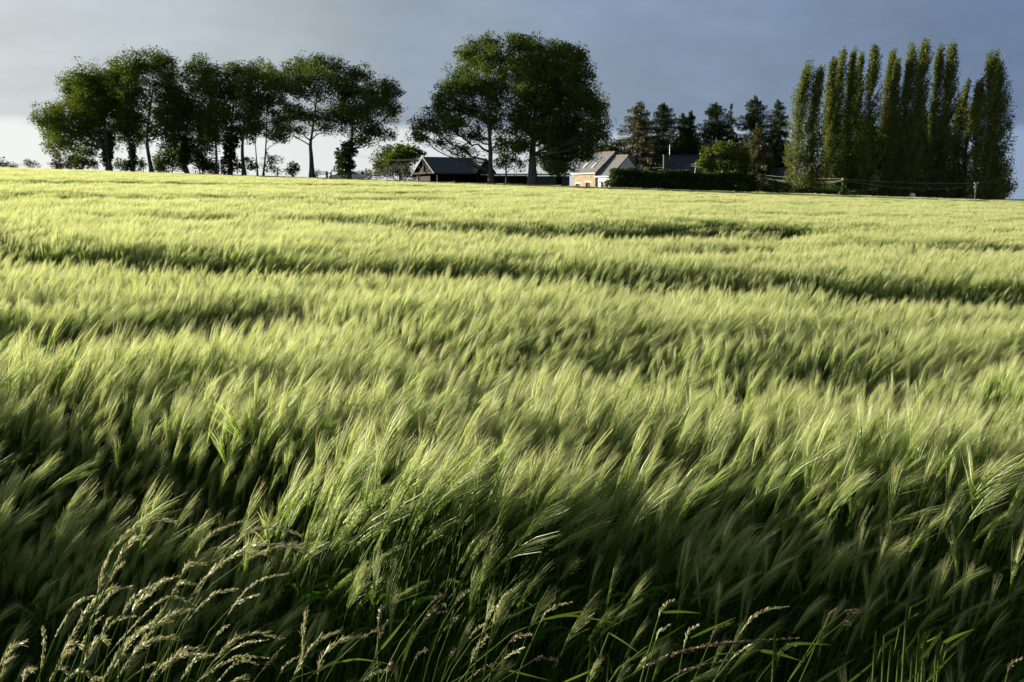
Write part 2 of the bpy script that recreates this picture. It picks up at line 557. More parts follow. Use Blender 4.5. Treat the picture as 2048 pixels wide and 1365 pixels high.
def barley_plant(b, x0, y0, H, bend, az, awn_n, awn_w, stem_w, leaves, segs=6, spread=0.16, tubes=True):
    """one plant into b['stem'], b['awn']: curved stem, leaves, ear with a brush of awns; bends to +x turned by az"""
    ca, sa = math.cos(az), math.sin(az)

    def P(s, w):                                   # along the stem plane -> world
        return np.stack([x0 + w * ca, y0 + w * sa, s], -1)
    L = H * 0.80
    t = np.linspace(0, 1, segs)
    ang = bend * (0.12 + 0.88 * t ** 1.8)
    ds = L / (segs - 1)
    zz = np.concatenate([[0], np.cumsum(np.cos(0.5 * (ang[1:] + ang[:-1])) * ds)])
    ww = np.concatenate([[0], np.cumsum(np.sin(0.5 * (ang[1:] + ang[:-1])) * ds)])
    S = P(zz, ww)
    if tubes:
        b['stem'].tube(S, np.linspace(stem_w * 0.6, stem_w * 0.4, segs), 3, False)
    else:
        b['stem'].ribbon(S, stem_w)
    # ear
    tip = S[-1]
    a = bend
    dirv = np.array([math.sin(a) * ca, math.sin(a) * sa, math.cos(a)])
    a2 = a + 0.22
    dir2 = np.array([math.sin(a2) * ca, math.sin(a2) * sa, math.cos(a2)])
    ear = 0.075 * H / 0.92
    n1 = np.cross(dirv, [0, 0, 1.0]); n1 /= np.linalg.norm(n1) + 1e-9
    n2 = np.cross(dirv, n1)
    if tubes:
        u0 = rng.uniform(0, math.pi)                   # two rows of plump grains
        sd = n1 * math.cos(u0) + n2 * math.sin(u0); ft = np.cross(dirv, sd)
        for g_ in range(20):
            q = g_ / 20
            s_ = 1 if g_ % 2 else -1
            c = tip + dirv * ear * q + sd * s_ * 0.0028
            e = c + dirv * 0.011 + sd * s_ * 0.0016
            m_ = (c + e) / 2
            wv = ft * 0.0019 + sd * s_ * 0.0012
            b['ear'].quads([[c, m_ + wv, e, m_ - ft * 0.0019 + sd * s_ * 0.0012]])
            b['ear'].quads([[c, m_ + ft * 0.0019, e, m_ - sd * s_ * 0.001]])
    else:
        b['ear'].ribbon(np.array([tip, tip + dirv * ear * 0.55, tip + dirv * ear * 0.9 + dir2 * 0.012]), [stem_w * 1.2 + 0.003, stem_w * 1.4 + 0.004, 0.002], n2 + 0.3 * rng.normal(size=3))
    for i in range(awn_n):
        q = (i + 0.5) / awn_n
        st = tip + dirv * ear * q + (n1 * rng.uniform(-1, 1) + n2 * rng.uniform(-1, 1)) * 0.003
        sp_ = spread * (1.0 - 0.35 * q)
        u, v = rng.normal(size=2) * sp_ * 0.6
        dd = dirv * 0.5 + dir2 * 0.5 + n1 * u + n2 * v
        dd /= np.linalg.norm(dd)
        LL = rng.uniform(0.09, 0.14) * (1.0 if tubes else 0.85) * H / 0.92 * (1.05 - 0.25 * q)
        mid = st + dd * LL * 0.5
        end = st + dd * LL + dir2 * 0.012 + np.array([0.008 * ca, 0.008 * sa, -0.008])
        b['awn'].ribbon(np.array([st, mid, end]), [awn_w, awn_w * 0.8, awn_w * 0.25])
    for k in range(leaves):
        q = rng.uniform(0.25, 0.85)
        i = min(int(q * (segs - 1)), segs - 2)
        st = S[i]
        la = rng.normal(0, 1.0) + az
        LL = rng.uniform(0.10, 0.20)
        up = rng.uniform(0.8, 1.35)
        tt = np.linspace(0, 1, 4)
        pts = st + np.stack([np.cos(la) * LL * tt * math.cos(up), np.sin(la) * LL * tt * math.cos(up), LL * (tt * math.sin(up) - 0.5 * tt ** 2)], -1)
        b['stem'].ribbon(pts, np.array([0.6, 1, 0.8, 0.1]) * (0.009 if tubes else 0.014), [math.sin(la), -math.cos(la), 0.3])


def proto(name, build):
    b = {'stem': MB(), 'awn': MB(), 'ear': MB()}
    build(b)
    A = MB(); mi = []
    for k_, key in enumerate(('stem', 'awn', 'ear')):
        B = b[key]
        A.f += [f + A.n for f in B.f]
        A.v += B.v; A.n += B.n
        mi += [k_] * sum(len(f) for f in B.f)
    me = A.mesh(name, [M_STEM, M_AWN, M_EAR], True)
    mi = np.array(mi, np.int32)
    me.polygons.foreach_set('material_index', mi)
    return bpy.data.objects.new(name, me)          # never linked: only the scatter reads it


PROTOS = []
N_NEAR, N_A, N_B, N_C = 10, 6, 5, 5
for k in range(N_NEAR):
    bend = [0.15, 0.25, 0.35, 0.5, 0.65, 0.3, 0.45, 0.2, 0.75, 0.55][k]
    PROTOS.append(proto('barley_plant', lambda b: barley_plant(b, 0, 0, 0.94 + 0.10 * bend, bend, rng.normal(0, 0.3), 32, 0.0012, 0.0032, 1 + (k % 3 == 0), 7)))


def tuft(b, n, rad, awn_n, awn_w, stem_w, leaves, segs):
    for i in range(n):
        r_, t_ = rad * math.sqrt(rng.uniform()), rng.uniform(0, 6.28)
        bend = rng.uniform(0.05, 0.55)
        barley_plant(b, r_ * math.cos(t_), r_ * math.sin(t_), (0.94 + 0.10 * bend) * rng.uniform(0.92, 1.06), bend, rng.normal(0, 0.35), awn_n, awn_w, stem_w, leaves, segs, 0.2, False)


for k in range(N_A):
    PROTOS.append(proto('barley_tuft', lambda b: tuft(b, 20, 0.15, 22, 0.0015, 0.0036, 1, 4)))
for k in range(N_B):
    PROTOS.append(proto('barley_tuft', lambda b: tuft(b, 60, 0.28, 10, 0.0032, 0.005, 1, 3)))
for k in range(N_C):
    PROTOS.append(proto('barley_tuft', lambda b: tuft(b, 140, 0.60, 6, 0.0075, 0.009, 0, 3)))


def scatter(y0, y1, dens):
    step = 1 / math.sqrt(dens)
    ys = np.arange(y0, y1, step)
    X, Yv = [], []
    for y in ys:
        hw = 0.545 * y + (2.2 if y < 12 else 4.0)
        xs = np.arange(-hw - (1.5 if y < 12 else 3), hw, step)
        X.append(xs); Yv.append(np.full(len(xs), y))
    x = np.concatenate(X); y = np.concatenate(Yv)
    x = x + rng.uniform(-.6, .6, len(x)) * step
    y = y + rng.uniform(-.6, .6, len(x)) * step
    return x, y


parts = []
kbase = 0
for (y0, y1, dens, nk) in ((1.95, 3.4, 800, N_NEAR), (3.4, 5.0, 620, N_NEAR), (5.0, 8.0, 820, N_NEAR), (8.0, 18.0, 54, N_A), (18.0, 45.0, 10, N_B), (45.0, EDGE, 2.2, N_C)):
    x, y = scatter(y0, y1, dens)
    if y0 < 3:
        fr = front_line(x) - y
        keep = rng.uniform(size=len(x)) < np.where(fr > 0, 0.22 - 0.25 * fr, 1.0)
        x, y = x[keep], y[keep]
    h = canopy_h(x, y)
    lean = -0.03 + 0.10 * W_BIG(x, y) + 0.07 * W_MID(x, y) + rng.normal(0, 0.09, len(x))
    lean = np.clip(lean, -0.12, 0.75)
    az = 0.25 + 0.35 * W_AZ(x, y) + rng.normal(0, 0.42, len(x))
    if y0 > 7:
        lean = lean * (0.75 if y0 < 17 else 0.45)
        az = az + rng.normal(0, 0.25, len(x))
    s = h / CAN * rng.normal(1.0, 0.045, len(x))
    xy = np.clip(s, 0.7, 1.15)
    kind = kbase + rng.integers(0, nk, len(x))
    parts.append((x, y, ground_z(x, y) - 0.02, lean, az, s, xy, kind))
    kbase += nk if y0 not in (1.95, 3.4) else 0
x, y, z, lean, az, s, xy, kind = [np.concatenate(a) for a in zip(*parts)]
print('barley instances', len(x))
me = bpy.data.meshes.new('barley_field')
me.vertices.add(len(x))
me.vertices.foreach_set('co', np.stack([x, y, z], -1).astype(np.float32).ravel())
a = me.attributes.new('rot', 'FLOAT_VECTOR', 'POINT')
a.data.foreach_set('vector', np.stack([np.zeros(len(x)), lean, az], -1).astype(np.float32).ravel())
a = me.attributes.new('scl', 'FLOAT_VECTOR', 'POINT')
a.data.foreach_set('vector', np.stack([xy, xy, s], -1).astype(np.float32).ravel())
a = me.attributes.new('variety', 'INT', 'POINT')
a.data.foreach_set('value', kind.astype(np.int32))
me.update()
field = bpy.data.objects.new('barley_field', me)
COL.objects.link(field)
tag(field, 'green barley crop rippling in the wind across the whole field', 'crop', kind='stuff')

ng = bpy.data.node_groups.new('barley_scatter', 'GeometryNodeTree')
ng.interface.new_socket('Geometry', in_out='INPUT', socket_type='NodeSocketGeometry')
ng.interface.new_socket('Geometry', in_out='OUTPUT', socket_type='NodeSocketGeometry')
gt = NT(ng)
gi = gt.n('NodeGroupInput'); go = gt.n('NodeGroupOutput')
jn = gt.n('GeometryNodeJoinGeometry')
na_r = gt.n('GeometryNodeInputNamedAttribute', data_type='FLOAT_VECTOR', i_Name='rot')
e2r = gt.n('FunctionNodeEulerToRotation')
gt.l(na_r.outputs['Attribute'], e2r.inputs[0])
na_s = gt.n('GeometryNodeInputNamedAttribute', data_type='FLOAT_VECTOR', i_Name='scl')
na_k = gt.n('GeometryNodeInputNamedAttribute', data_type='INT', i_Name='variety')
for k, po in enumerate(PROTOS):
    oi = gt.n('GeometryNodeObjectInfo', transform_space='ORIGINAL')
    oi.inputs['Object'].default_value = po
    oi.inputs['As Instance'].default_value = True
    cmpn = gt.n('FunctionNodeCompare', data_type='INT', operation='EQUAL')
    gt.l(na_k.outputs['Attribute'], cmpn.inputs[2])
    cmpn.inputs[3].default_value = k
    ip = gt.n('GeometryNodeInstanceOnPoints')
    gt.l(gi.outputs[0], ip.inputs['Points'])
    gt.l(cmpn.outputs[0], ip.inputs['Selection'])
    gt.l(oi.outputs['Geometry'], ip.inputs['Instance'])
    gt.l(e2r.outputs[0], ip.inputs['Rotation'])
    gt.l(na_s.outputs['Attribute'], ip.inputs['Scale'])
    gt.l(ip.outputs[0], jn.inputs[0])
gt.l(jn.outputs[0], go.inputs[0])
md = field.modifiers.new('scatter', 'NODES')
md.node_group = ng

# ------------------------------------------------------------------ trees
def gauss(n, lim=1.5):
    g_ = rng.normal(size=(n, 3))
    r_ = np.linalg.norm(g_, axis=1)[:, None]
    return g_ * np.minimum(1, lim / np.maximum(r_, 1e-6))


def leaves_at(C, nrm_bias, size, aspect=0.6, jitter=0.25):
    """diamond leaves / leaf sprays at points C"""
    n = len(C)
    u = rng.normal(size=(n, 3)); u[:, 2] = u[:, 2] * 0.6 - 0.15
    u /= np.linalg.norm(u, axis=1)[:, None]
    w = rng.normal(size=(n, 3)) + nrm_bias
    v = np.cross(u, w); v /= np.linalg.norm(v, axis=1)[:, None] + 1e-9
    s = size * rng.lognormal(0, jitter, n)
    a = u * (s * 0.5)[:, None]; b = v * (s * 0.5 * aspect)[:, None]
    bend = np.cross(u, v) * (s * 0.12)[:, None]
    return np.stack([C - a, C + b * 1.0 + bend, C + a, C - b + bend], 1)


def blob_clusters(c3, r3, n, power=2.4):
    d = rng.normal(size=(n, 3)); d /= np.linalg.norm(d, axis=1)[:, None]
    r = rng.uniform(0, 1, n) ** (1 / power)
    wob = 1 + 0.22 * np.sin(3.1 * d[:, 0] + 5.0 * d[:, 2] + c3[0]) + 0.15 * np.sin(7.0 * d[:, 0] - 4 * d[:, 1] + c3[2])
    return c3 + d * (r * wob)[:, None] * r3


def bez(a, b, c, n=7):
    t = np.linspace(0, 1, n)[:, None]
    return (1 - t) ** 2 * a + 2 * t * (1 - t) * b + t ** 2 * c


def broadleaf(name, label, cat, group, Y, path, tr_px, blobs, mat=None, dens=0.30, leaf=0.185, ivy=(), depth=0.8, ivy_mat=None,
              clump=17, spread_px=6.5, crown_name='crown', trunk_name='trunk', limb=0.22, lowest=0.28, grow=1.08):
    mat = mat or M_OAK
    k = mpp(Y)
    base = at(path[0][0], path[0][1], Y)
    gz = float(ground_z(base[0], base[1]))
    base[2] = min(base[2], gz + 0.3)
    root = empty(name, base, label, cat, group)
    P = [at(px, py, Y) for px, py in path]
    dy = np.cumsum(rng.normal(0, 0.25, len(P))); dy[0] = 0
    P = np.array([p + np.array([0, d, 0]) for p, d in zip(P, dy)])
    P = np.concatenate([[P[0] - np.array([0, 0, 1.2])], P])
    # smooth trunk
    T = np.linspace(0, len(P) - 1, 5 * len(P))
    i = np.minimum(T.astype(int), len(P) - 2); f = (T - i)[:, None]
    Pm = np.pad(P, ((1, 1), (0, 0)), mode='edge')
    p0, p1, p2, p3 = Pm[i], Pm[i + 1], Pm[i + 2], Pm[i + 3]
    S = 0.5 * ((2 * p1) + (-p0 + p2) * f + (2 * p0 - 5 * p1 + 4 * p2 - p3) * f ** 2 + (-p0 + 3 * p1 - 3 * p2 + p3) * f ** 3)
    tt = np.linspace(0, 1, len(S))
    r0 = tr_px * k * 0.5
    rad = r0 * (1.0 - 0.78 * tt ** 1.1)
    flare = np.exp(-np.maximum(S[:, 2] - P[1][2], 0) / (1.6 * r0 + 0.1)) * 0.45
    wood = MB()
    wood.tube(S, rad * (1 + flare), 9)
    Q = []
    cw = max(b[2] for b in blobs) * k
    for (cx, cy, rx, ry) in blobs:
        if rx > 15: rx, ry = rx * grow, ry * grow
        c3 = at(cx, cy, Y)
        c3[1] += rng.uniform(-1, 1) * depth * 1.6 * rx * k
        r3 = np.array([rx * k, 0.9 * (rx + ry) / 2 * k, ry * k])
        # limb from the trunk below the blob
        zs = c3[2] - 0.55 * np.hypot(c3[0] - P[1][0], 0.6 * ry * k) - 0.3 * ry * k
        zs = np.clip(zs, P[1][2] + lowest * (S[-1][2] - P[1][2]) * (0.5 + 0.5 * (len(blobs) > 3)), S[-1][2] - 0.05)
        j = int(np.argmin(np.abs(S[:, 2] - zs)))
        st = S[j]
        ctrl = st + (c3 - st) * np.array([0.55, 0.55, 0.35]) + rng.normal(size=3) * 0.25
        L = bez(st, ctrl, c3, 8)
        L[2:7] += rng.normal(size=(5, 3)) * 0.10 * math.sqrt(rx * k)
        lr = min(rad[j] * 0.6, limb * k * math.sqrt(rx * ry) * 0.16 + 0.05)
        wood.tube(L, np.linspace(lr, lr * 0.3, 8), 6)
        nc = max(4, int(2.2 * dens * math.pi * rx * ry / clump))
        C = blob_clusters(c3, r3, nc)
        for c in C[: max(5, nc // 4)]:
            a = L[rng.integers(3, 8)]
            m_ = (a + c) / 2 + rng.normal(size=3) * 0.15 + np.array([0, 0, -0.1])
            wood.tube(bez(a, m_, c, 4), [lr * 0.28, lr * 0.2, lr * 0.14, 0.012], 4, False)
        npc = rng.poisson(clump * 1.9, nc)
        cc = np.repeat(C, npc, 0)
        sg = spread_px * k * rng.uniform(0.6, 1.3, nc)
        Q.append(cc + gauss(len(cc)) * 1.15 * np.repeat(sg, npc)[:, None] * np.array([1, 1, 0.7]))
    wood.build(trunk_name, M_BARK, root, True)
    cr = MB(); cr.quads(leaves_at(np.concatenate(Q), np.array([-0.35, -0.1, 0.15]), leaf))
    cr.build(crown_name, mat, root)
    if ivy:
        Q = []
        for (cx, cy, rx, ry) in ivy:
            c3 = at(cx, cy, Y)
            Q.append(blob_clusters(c3, np.array([rx, rx, ry]) * k, int(0.9 * math.pi * rx * ry), 3))
        iv = MB(); iv.quads(leaves_at(np.concatenate(Q), np.array([0, -0.3, 0.3]), 0.27))
        iv.build('ivy', ivy_mat or M_IVY, root)
    return root


def shrub(name, label, Y, blobs, mat, base, dens=0.6, leaf=0.26, cat='shrub', group=None):
    """bush: several thin stems and a leaf mass down to the ground"""
    k = mpp(Y)
    b3 = at(base[0], base[1], Y)
    root = empty(name, b3, label, cat, group)
    w = MB(); Q = []
    for (cx, cy, rx, ry) in blobs:
        c3 = at(cx, cy, Y)
        c3[1] += rng.uniform(-0.4, 0.4) * rx * k
        for s in range(3):
            e = c3 + rng.normal(size=3) * np.array([rx, rx, ry]) * k * 0.4
            w.tube(bez(b3 + rng.normal(size=3) * np.array([.15, .15, 0]) - np.array([0, 0, .5]), (b3 + e) / 2 + np.array([0, 0, 0.3]), e, 5), np.linspace(0.05, 0.015, 5), 4)
        n = int(dens * math.pi * rx * ry / 9) + 3
        C = blob_clusters(c3, np.array([rx, 0.9 * rx, ry]) * k, n, 2.6)
        C[:, 2] = np.maximum(C[:, 2], b3[2] - 0.3)
        npc = rng.poisson(15, n)
        cc = np.repeat(C, npc, 0)
        Q.append(cc + gauss(len(cc)) * 4.2 * k)
    w.build('stem', M_BARK, root, True)
    f = MB(); f.quads(leaves_at(np.concatenate(Q), np.array([0, 0, 0.6]), leaf * 0.78))
    f.build('foliage', mat, root)
    return root


GO = 'oaks along the left field edge'
YL = 113.0
broadleaf('oak_tree', 'wide oak leaning left at the left end of the row, ivy on its trunk', 'tree', GO, YL,
          [(218, 342), (216, 300), (212, 260), (205, 215), (200, 170)], 13,
          [(175, 160, 38, 30), (135, 205, 34, 18), (122, 240, 36, 20), (150, 255, 45, 28), (185, 215, 42, 38), (215, 190, 35, 40), (222, 150, 26, 25), (140, 288, 30, 22), (192, 275, 34, 22), (110, 225, 24, 18), (165, 300, 22, 14), (158, 192, 28, 26), (105, 262, 20, 16), (138, 175, 22, 20), (175, 235, 34, 30)],
          M_OAK2, ivy=[(214, 310, 11, 30), (220, 285, 9, 22)])
broadleaf('oak_tree', 'slender oak with an ivy clad trunk, between the leaning oak and the bare trunk oak', 'tree', GO, YL + 2,
          [(266, 342), (264, 290), (258, 240), (250, 180)], 8,
          [(237, 148, 26, 24), (228, 190, 32, 32), (255, 230, 35, 35), (262, 270, 28, 22), (240, 255, 30, 25)], M_OAK2, ivy=[(265, 312, 9, 30), (258, 330, 10, 10)])
broadleaf('oak_tree', 'tall rounded oak with a clean bare trunk, highest crown of the left row', 'tree', GO, YL,
          [(303, 344), (300, 300), (298, 270), (300, 220), (310, 160)], 9,
          [(312, 126, 36, 22), (280, 140, 35, 28), (330, 152, 30, 33), (348, 190, 25, 33), (290, 190, 38, 35), (325, 220, 36, 32), (268, 235, 28, 25), (345, 250, 28, 22), (360, 215, 20, 28), (322, 265, 18, 12)])
broadleaf('oak_tree', 'dark oak with thick ivy over a dense bush at its foot', 'tree', GO, YL + 3,
          [(374, 345), (368, 310), (372, 260), (385, 190)], 8,
          [(400, 136, 25, 18), (402, 170, 30, 25), (385, 215, 28, 35), (362, 258, 26, 26), (385, 288, 30, 24), (345, 285, 22, 18), (410, 250, 26, 34)], ivy=[(370, 305, 10, 38), (362, 318, 10, 18)])
broadleaf('oak_tree', 'dark forked oak just left of the ivy column trunk', 'tree', GO, YL + 1,
          [(432, 347), (429, 310), (428, 270), (430, 200)], 7,
          [(435, 152, 28, 20), (430, 190, 30, 35), (422, 240, 30, 30), (440, 272, 24, 20), (415, 290, 16, 16)])
broadleaf('oak_tree', 'dark oak with a broad ivy column for a trunk', 'tree', GO, YL + 1,
          [(461, 348), (460, 310), (462, 260), (465, 190)], 8,
          [(470, 142, 25, 20), (465, 185, 28, 32), (455, 235, 28, 30), (470, 265, 20, 18)], ivy=[(460, 318, 14, 30), (462, 285, 15, 22)])
broadleaf('oak_tree', 'dark oak with a straight clean trunk right of the ivy column', 'tree', GO, YL,
          [(488, 349), (486, 310), (485, 280), (490, 230), (500, 160)], 9,
          [(500, 140, 26, 20), (505, 180, 28, 33), (495, 230, 30, 30), (515, 220, 22, 26), (502, 258, 18, 14)])
broadleaf('young_tree', 'thin bare young tree with a few side twigs', 'tree', 'young thin trees in the left row', YL - 0.6,
          [(515, 349), (512, 320), (509, 280), (507, 235)], 3.6, [(508, 258, 12, 10), (504, 280, 8, 5), (496, 322, 12, 3), (505, 335, 14, 5)], dens=0.35, leaf=0.22)
broadleaf('young_tree', 'slim young tree with yellow green upper leaves leaning right', 'tree', 'young thin trees in the left row', YL - 0.4,
          [(527, 349), (530, 318), (532, 275), (534, 220), (540, 170)], 4.4,
          [(545, 158, 18, 24), (538, 200, 22, 28), (558, 242, 24, 16), (566, 278, 15, 9), (522, 262, 14, 10), (550, 265, 20, 14), (548, 318, 17, 3), (542, 338, 14, 4), (540, 326, 14, 3)], M_OAK2, dens=0.33)
broadleaf('oak_tree', 'big spreading oak with a stout pale trunk and fanned limbs', 'tree', GO, YL - 1,
          [(624, 352), (623, 315), (622, 290), (624, 262), (632, 200)], 11,
          [(590, 137, 33, 22), (630, 126, 40, 18), (668, 140, 26, 24), (562, 168, 24, 26), (600, 178, 40, 30), (650, 178, 42, 34), (572, 222, 30, 24), (615, 228, 40, 20), (668, 225, 30, 24), (582, 258, 22, 12), (655, 258, 22, 9), (692, 200, 16, 22), (566, 258, 12, 8)],
          dens=0.24, limb=0.34)
broadleaf('oak_tree', 'right hand oak of the left row, ivy bushing out at its foot', 'tree', GO, YL - 1,
          [(698, 353), (700, 318), (703, 275), (705, 220), (712, 170)], 9,
          [(715, 146, 28, 16), (700, 180, 30, 28), (745, 185, 34, 28), (775, 185, 20, 28), (735, 225, 42, 28), (783, 220, 17, 20), (700, 235, 28, 26), (752, 262, 36, 15), (720, 280, 24, 12), (782, 272, 10, 7)],
          ivy=[(690, 325, 20, 26), (697, 300, 16, 20)])

# bushes along the edge
shrub('purple_bush', 'dark purplish bush at the left end of the tree row', YL + 4, [(116, 325, 13, 18)], M_PURP, (116, 342))
shrub('green_bush', 'bright green bush under the leaning oak', YL + 3, [(140, 322, 16, 18), (162, 324, 18, 16), (182, 328, 12, 12)], M_BUSH, (155, 343))
shrub('dark_bush', 'wide dark bush between the bare trunk oak and the forked oak', YL + 6, [(325, 322, 18, 22), (345, 315, 20, 28), (318, 335, 14, 12)], M_BUSH, (338, 346))
shrub('dark_bush', 'dense dark bush against the forked oak', YL + 4, [(392, 318, 18, 26), (412, 325, 16, 22)], M_HEDGE, (402, 348))
shrub('dark_bush', 'low dark bush between the leaning oak and the bare trunk oak', YL + 5, [(245, 330, 16, 12), (282, 328, 12, 14)], M_BUSH, (262, 345), dens=0.5)
shrub('dark_bush', 'low dark bush at the foot of the forked oak, left of the ivy column trunk', YL + 2, [(418, 336, 14, 12), (432, 340, 8, 8)], M_HEDGE, (422, 349), dens=0.5)
shrub('dark_bush', 'scrubby dark bush between the ivy column trunk and the clean trunk', YL + 2, [(446, 330, 8, 18), (478, 335, 6, 12)], M_HEDGE, (450, 349), dens=0.45)
shrub('small_bush', 'small round bush alone left of the stout oak', YL - 1, [(588, 336, 11, 12), (580, 342, 8, 6)], M_HEDGE, (588, 351))
shrub('sapling', 'spindly sapling standing left of the small round bush', YL - 1, [(555, 342, 4, 5)], M_BUSH, (555, 351), dens=0.35, leaf=0.2)
shrub('sapling', 'spindly sapling against the white gate by the stout oak', YL - 1, [(634, 344, 3, 6)], M_BUSH, (634, 353), dens=0.35, leaf=0.2)

# far trees beyond the rise on the left and in the middle gap
shrub('far_tree', 'distant dark tree cut by the left edge of the photo', 230, [(0, 324, 9, 11), (8, 330, 6, 6)], M_HEDGE, (0, 342), leaf=0.4, cat='tree')
shrub('far_tree', 'distant low scrubby tree second from the left edge', 230, [(19, 331, 4, 6), (30, 334, 9, 4)], M_HEDGE, (28, 343), leaf=0.4, cat='tree')
shrub('far_tree', 'distant small round tree standing alone on the left skyline', 225, [(58, 327, 14, 8), (70, 330, 8, 5)], M_GREYB, (60, 344), dens=0.4, leaf=0.4, cat='tree')
shrub('far_hedge', 'low distant hedge line in the gap right of the oaks', 215, [(720, 350, 14, 6), (740, 348, 14, 6), (758, 349, 12, 7)], M_GREYB, (738, 356), leaf=0.45, cat='hedge')
broadleaf('round_tree', 'round topped tree behind the timber barn', 'tree', None, 150,
          [(800, 356), (799, 335), (800, 315)], 5, [(795, 303, 26, 12), (770, 318, 20, 13), (825, 310, 20, 13), (800, 322, 30, 14), (762, 335, 10, 10)], dens=0.3, leaf=0.34)
shrub('grey_bush', 'wide greyish bush left of the timber barn', 138, [(795, 342, 24, 14), (815, 345, 18, 14), (775, 346, 16, 10), (828, 352, 11, 10)], M_GREYB, (798, 360), dens=0.6)

# the two great oaks in the middle
GC = 'great oaks in the middle'
YC = 107.0
broadleaf('oak_tree', 'great oak with long low limbs reaching left over the timber barn', 'tree', GC, YC,
          [(983, 369), (981, 340), (981, 305), (979, 260), (976, 205), (972, 150)], 13,
          [(975, 93, 28, 20), (940, 110, 28, 26), (985, 130, 33, 28), (925, 150, 30, 27), (958, 170, 38, 30), (900, 185, 28, 24), (938, 215, 38, 28), (880, 215, 26, 22), (990, 190, 28, 33), (855, 245, 28, 18), (902, 252, 36, 20), (840, 275, 18, 13), (985, 240, 26, 24), (950, 268, 26, 13), (885, 286, 18, 8), (928, 302, 28, 9), (832, 258, 10, 8)], limb=0.34, lowest=0.10)
broadleaf('young_tree', 'small leafy tree growing between the two great oaks', 'tree', None, YC + 1,
          [(1013, 370), (1012, 340), (1010, 310), (1005, 280)], 5, [(1005, 290, 18, 18), (1013, 318, 13, 16), (998, 330, 9, 9), (1030, 300, 14, 20), (1038, 330, 8, 12)], M_OAK2)
broadleaf('oak_tree', 'great dark oak with a massive trunk, left of the stone cottage', 'tree', GC, YC - 0.5,
          [(1066, 371), (1065, 335), (1066, 290), (1070, 230), (1075, 160)], 21,
          [(1035, 91, 26, 18), (1065, 90, 30, 18), (1030, 130, 32, 32), (1070, 130, 38, 35), (1120, 96, 28, 19), (1153, 115, 24, 23), (1110, 140, 40, 38), (1150, 160, 35, 32), (1060, 190, 42, 38), (1110, 200, 42, 40), (1163, 200, 32, 35), (1193, 215, 21, 27), (1188, 260, 25, 26), (1145, 255, 42, 38), (1090, 260, 40, 35), (1040, 240, 32, 35), (1150, 302, 42, 25), (1108, 318, 38, 25), (1178, 292, 22, 15), (1122, 340, 26, 12), (1045, 290, 18, 20), (1120, 270, 35, 30)],
          dens=0.36)


# ---- poplars
def poplar(label, Y, leaders, bottom, low_w, mat=None, dens=1.0, skirt=()):
    """upright branches hugging several leaders; tips pushed over to the right by the wind"""
    k = mpp(Y)
    bx = sum(l[0] for l in leaders) / len(leaders)
    b3 = at(bx, bottom, Y)
    root = empty('poplar_tree', b3, label, 'tree', 'row of lombardy poplars')
    w = MB(); Q = []
    for (x0, x1, ytop, hw) in leaders:
        n = 12
        q = np.linspace(0, 1, n)
        px = x0 + (x1 - x0) * q ** 2.2
        py = bottom + (ytop - bottom) * q
        yo = rng.uniform(-1.2, 1.2) * (len(leaders) > 1)
        S = np.array([at(a, b, Y + yo) for a, b in zip(px, py)])
        S[0] -= np.array([0, 0, 0.8])
        w.tube(S, np.linspace(0.28, 0.03, n), 7)
        H = (bottom - ytop) * k
        nb = int(0.92 * dens * (bottom - ytop))
        for i in range(nb):
            t = rng.uniform(0.02, 0.93) if i % 7 else rng.uniform(0.0, 0.05)
            s = t * (n - 1); j = int(s); st = S[j] + (S[min(j + 1, n - 1)] - S[j]) * (s - j)
            prof = (0.15 + 0.85 * min(1, (1 - t) * 2.6)) * (1.0 + (low_w - 1) * 2.1 * max(0, 1 - t / 0.66)) * rng.uniform(0.35, 1.15)
            r_ = 1.02 * hw * k * prof
            a = rng.uniform(0, 2 * math.pi)
            up = min(H * 0.14, r_ * 2.6 + 0.6) * rng.uniform(0.6, 1.2)
            up = min(up, (S[-1][2] - st[2]) * 1.0 + 0.25)
            o = np.array([math.cos(a) * r_, math.sin(a) * r_, 0])
            e = st + o + np.array([0.16 * up + 0.1, 0, up])
            B = bez(st, st + o * 0.9 + np.array([0, 0, up * 0.25]), e, 6)
            if i % 3 == 0:
                w.tube(B, np.linspace(0.035, 0.01, 6), 4, False)
            m_ = rng.poisson(66)
            tt = rng.uniform(0.12, 1.05, m_)
            I = np.clip(tt * 5, 0, 4.99); jj = I.astype(int)
            pts = B[jj] + (B[jj + 1] - B[jj]) * (I - jj)[:, None]
            Q.append(pts + rng.normal(size=(m_, 3)) * np.array([0.13, 0.15, 0.2]))
    for (cx, cy, rx, ry) in skirt:
        c3 = at(cx, cy, Y)
        n = int(0.10 * math.pi * rx * ry)
        C = blob_clusters(c3, np.array([rx, rx, ry]) * k, n, 2.6)
        cc = np.repeat(C, 10, 0)
        Q.append(cc + rng.normal(size=cc.shape) * 0.25)
    w.build('trunk', M_BARK, root, True)
    Q = np.concatenate(Q)
    Q[:, 2] = np.maximum(Q[:, 2], b3[2] - 0.2)
    cr = MB(); cr.quads(leaves_at(Q, np.array([-0.35, -0.1, 0.1]), 0.175, 0.62))
    cr.build('crown', mat or M_POP, root)
    return root


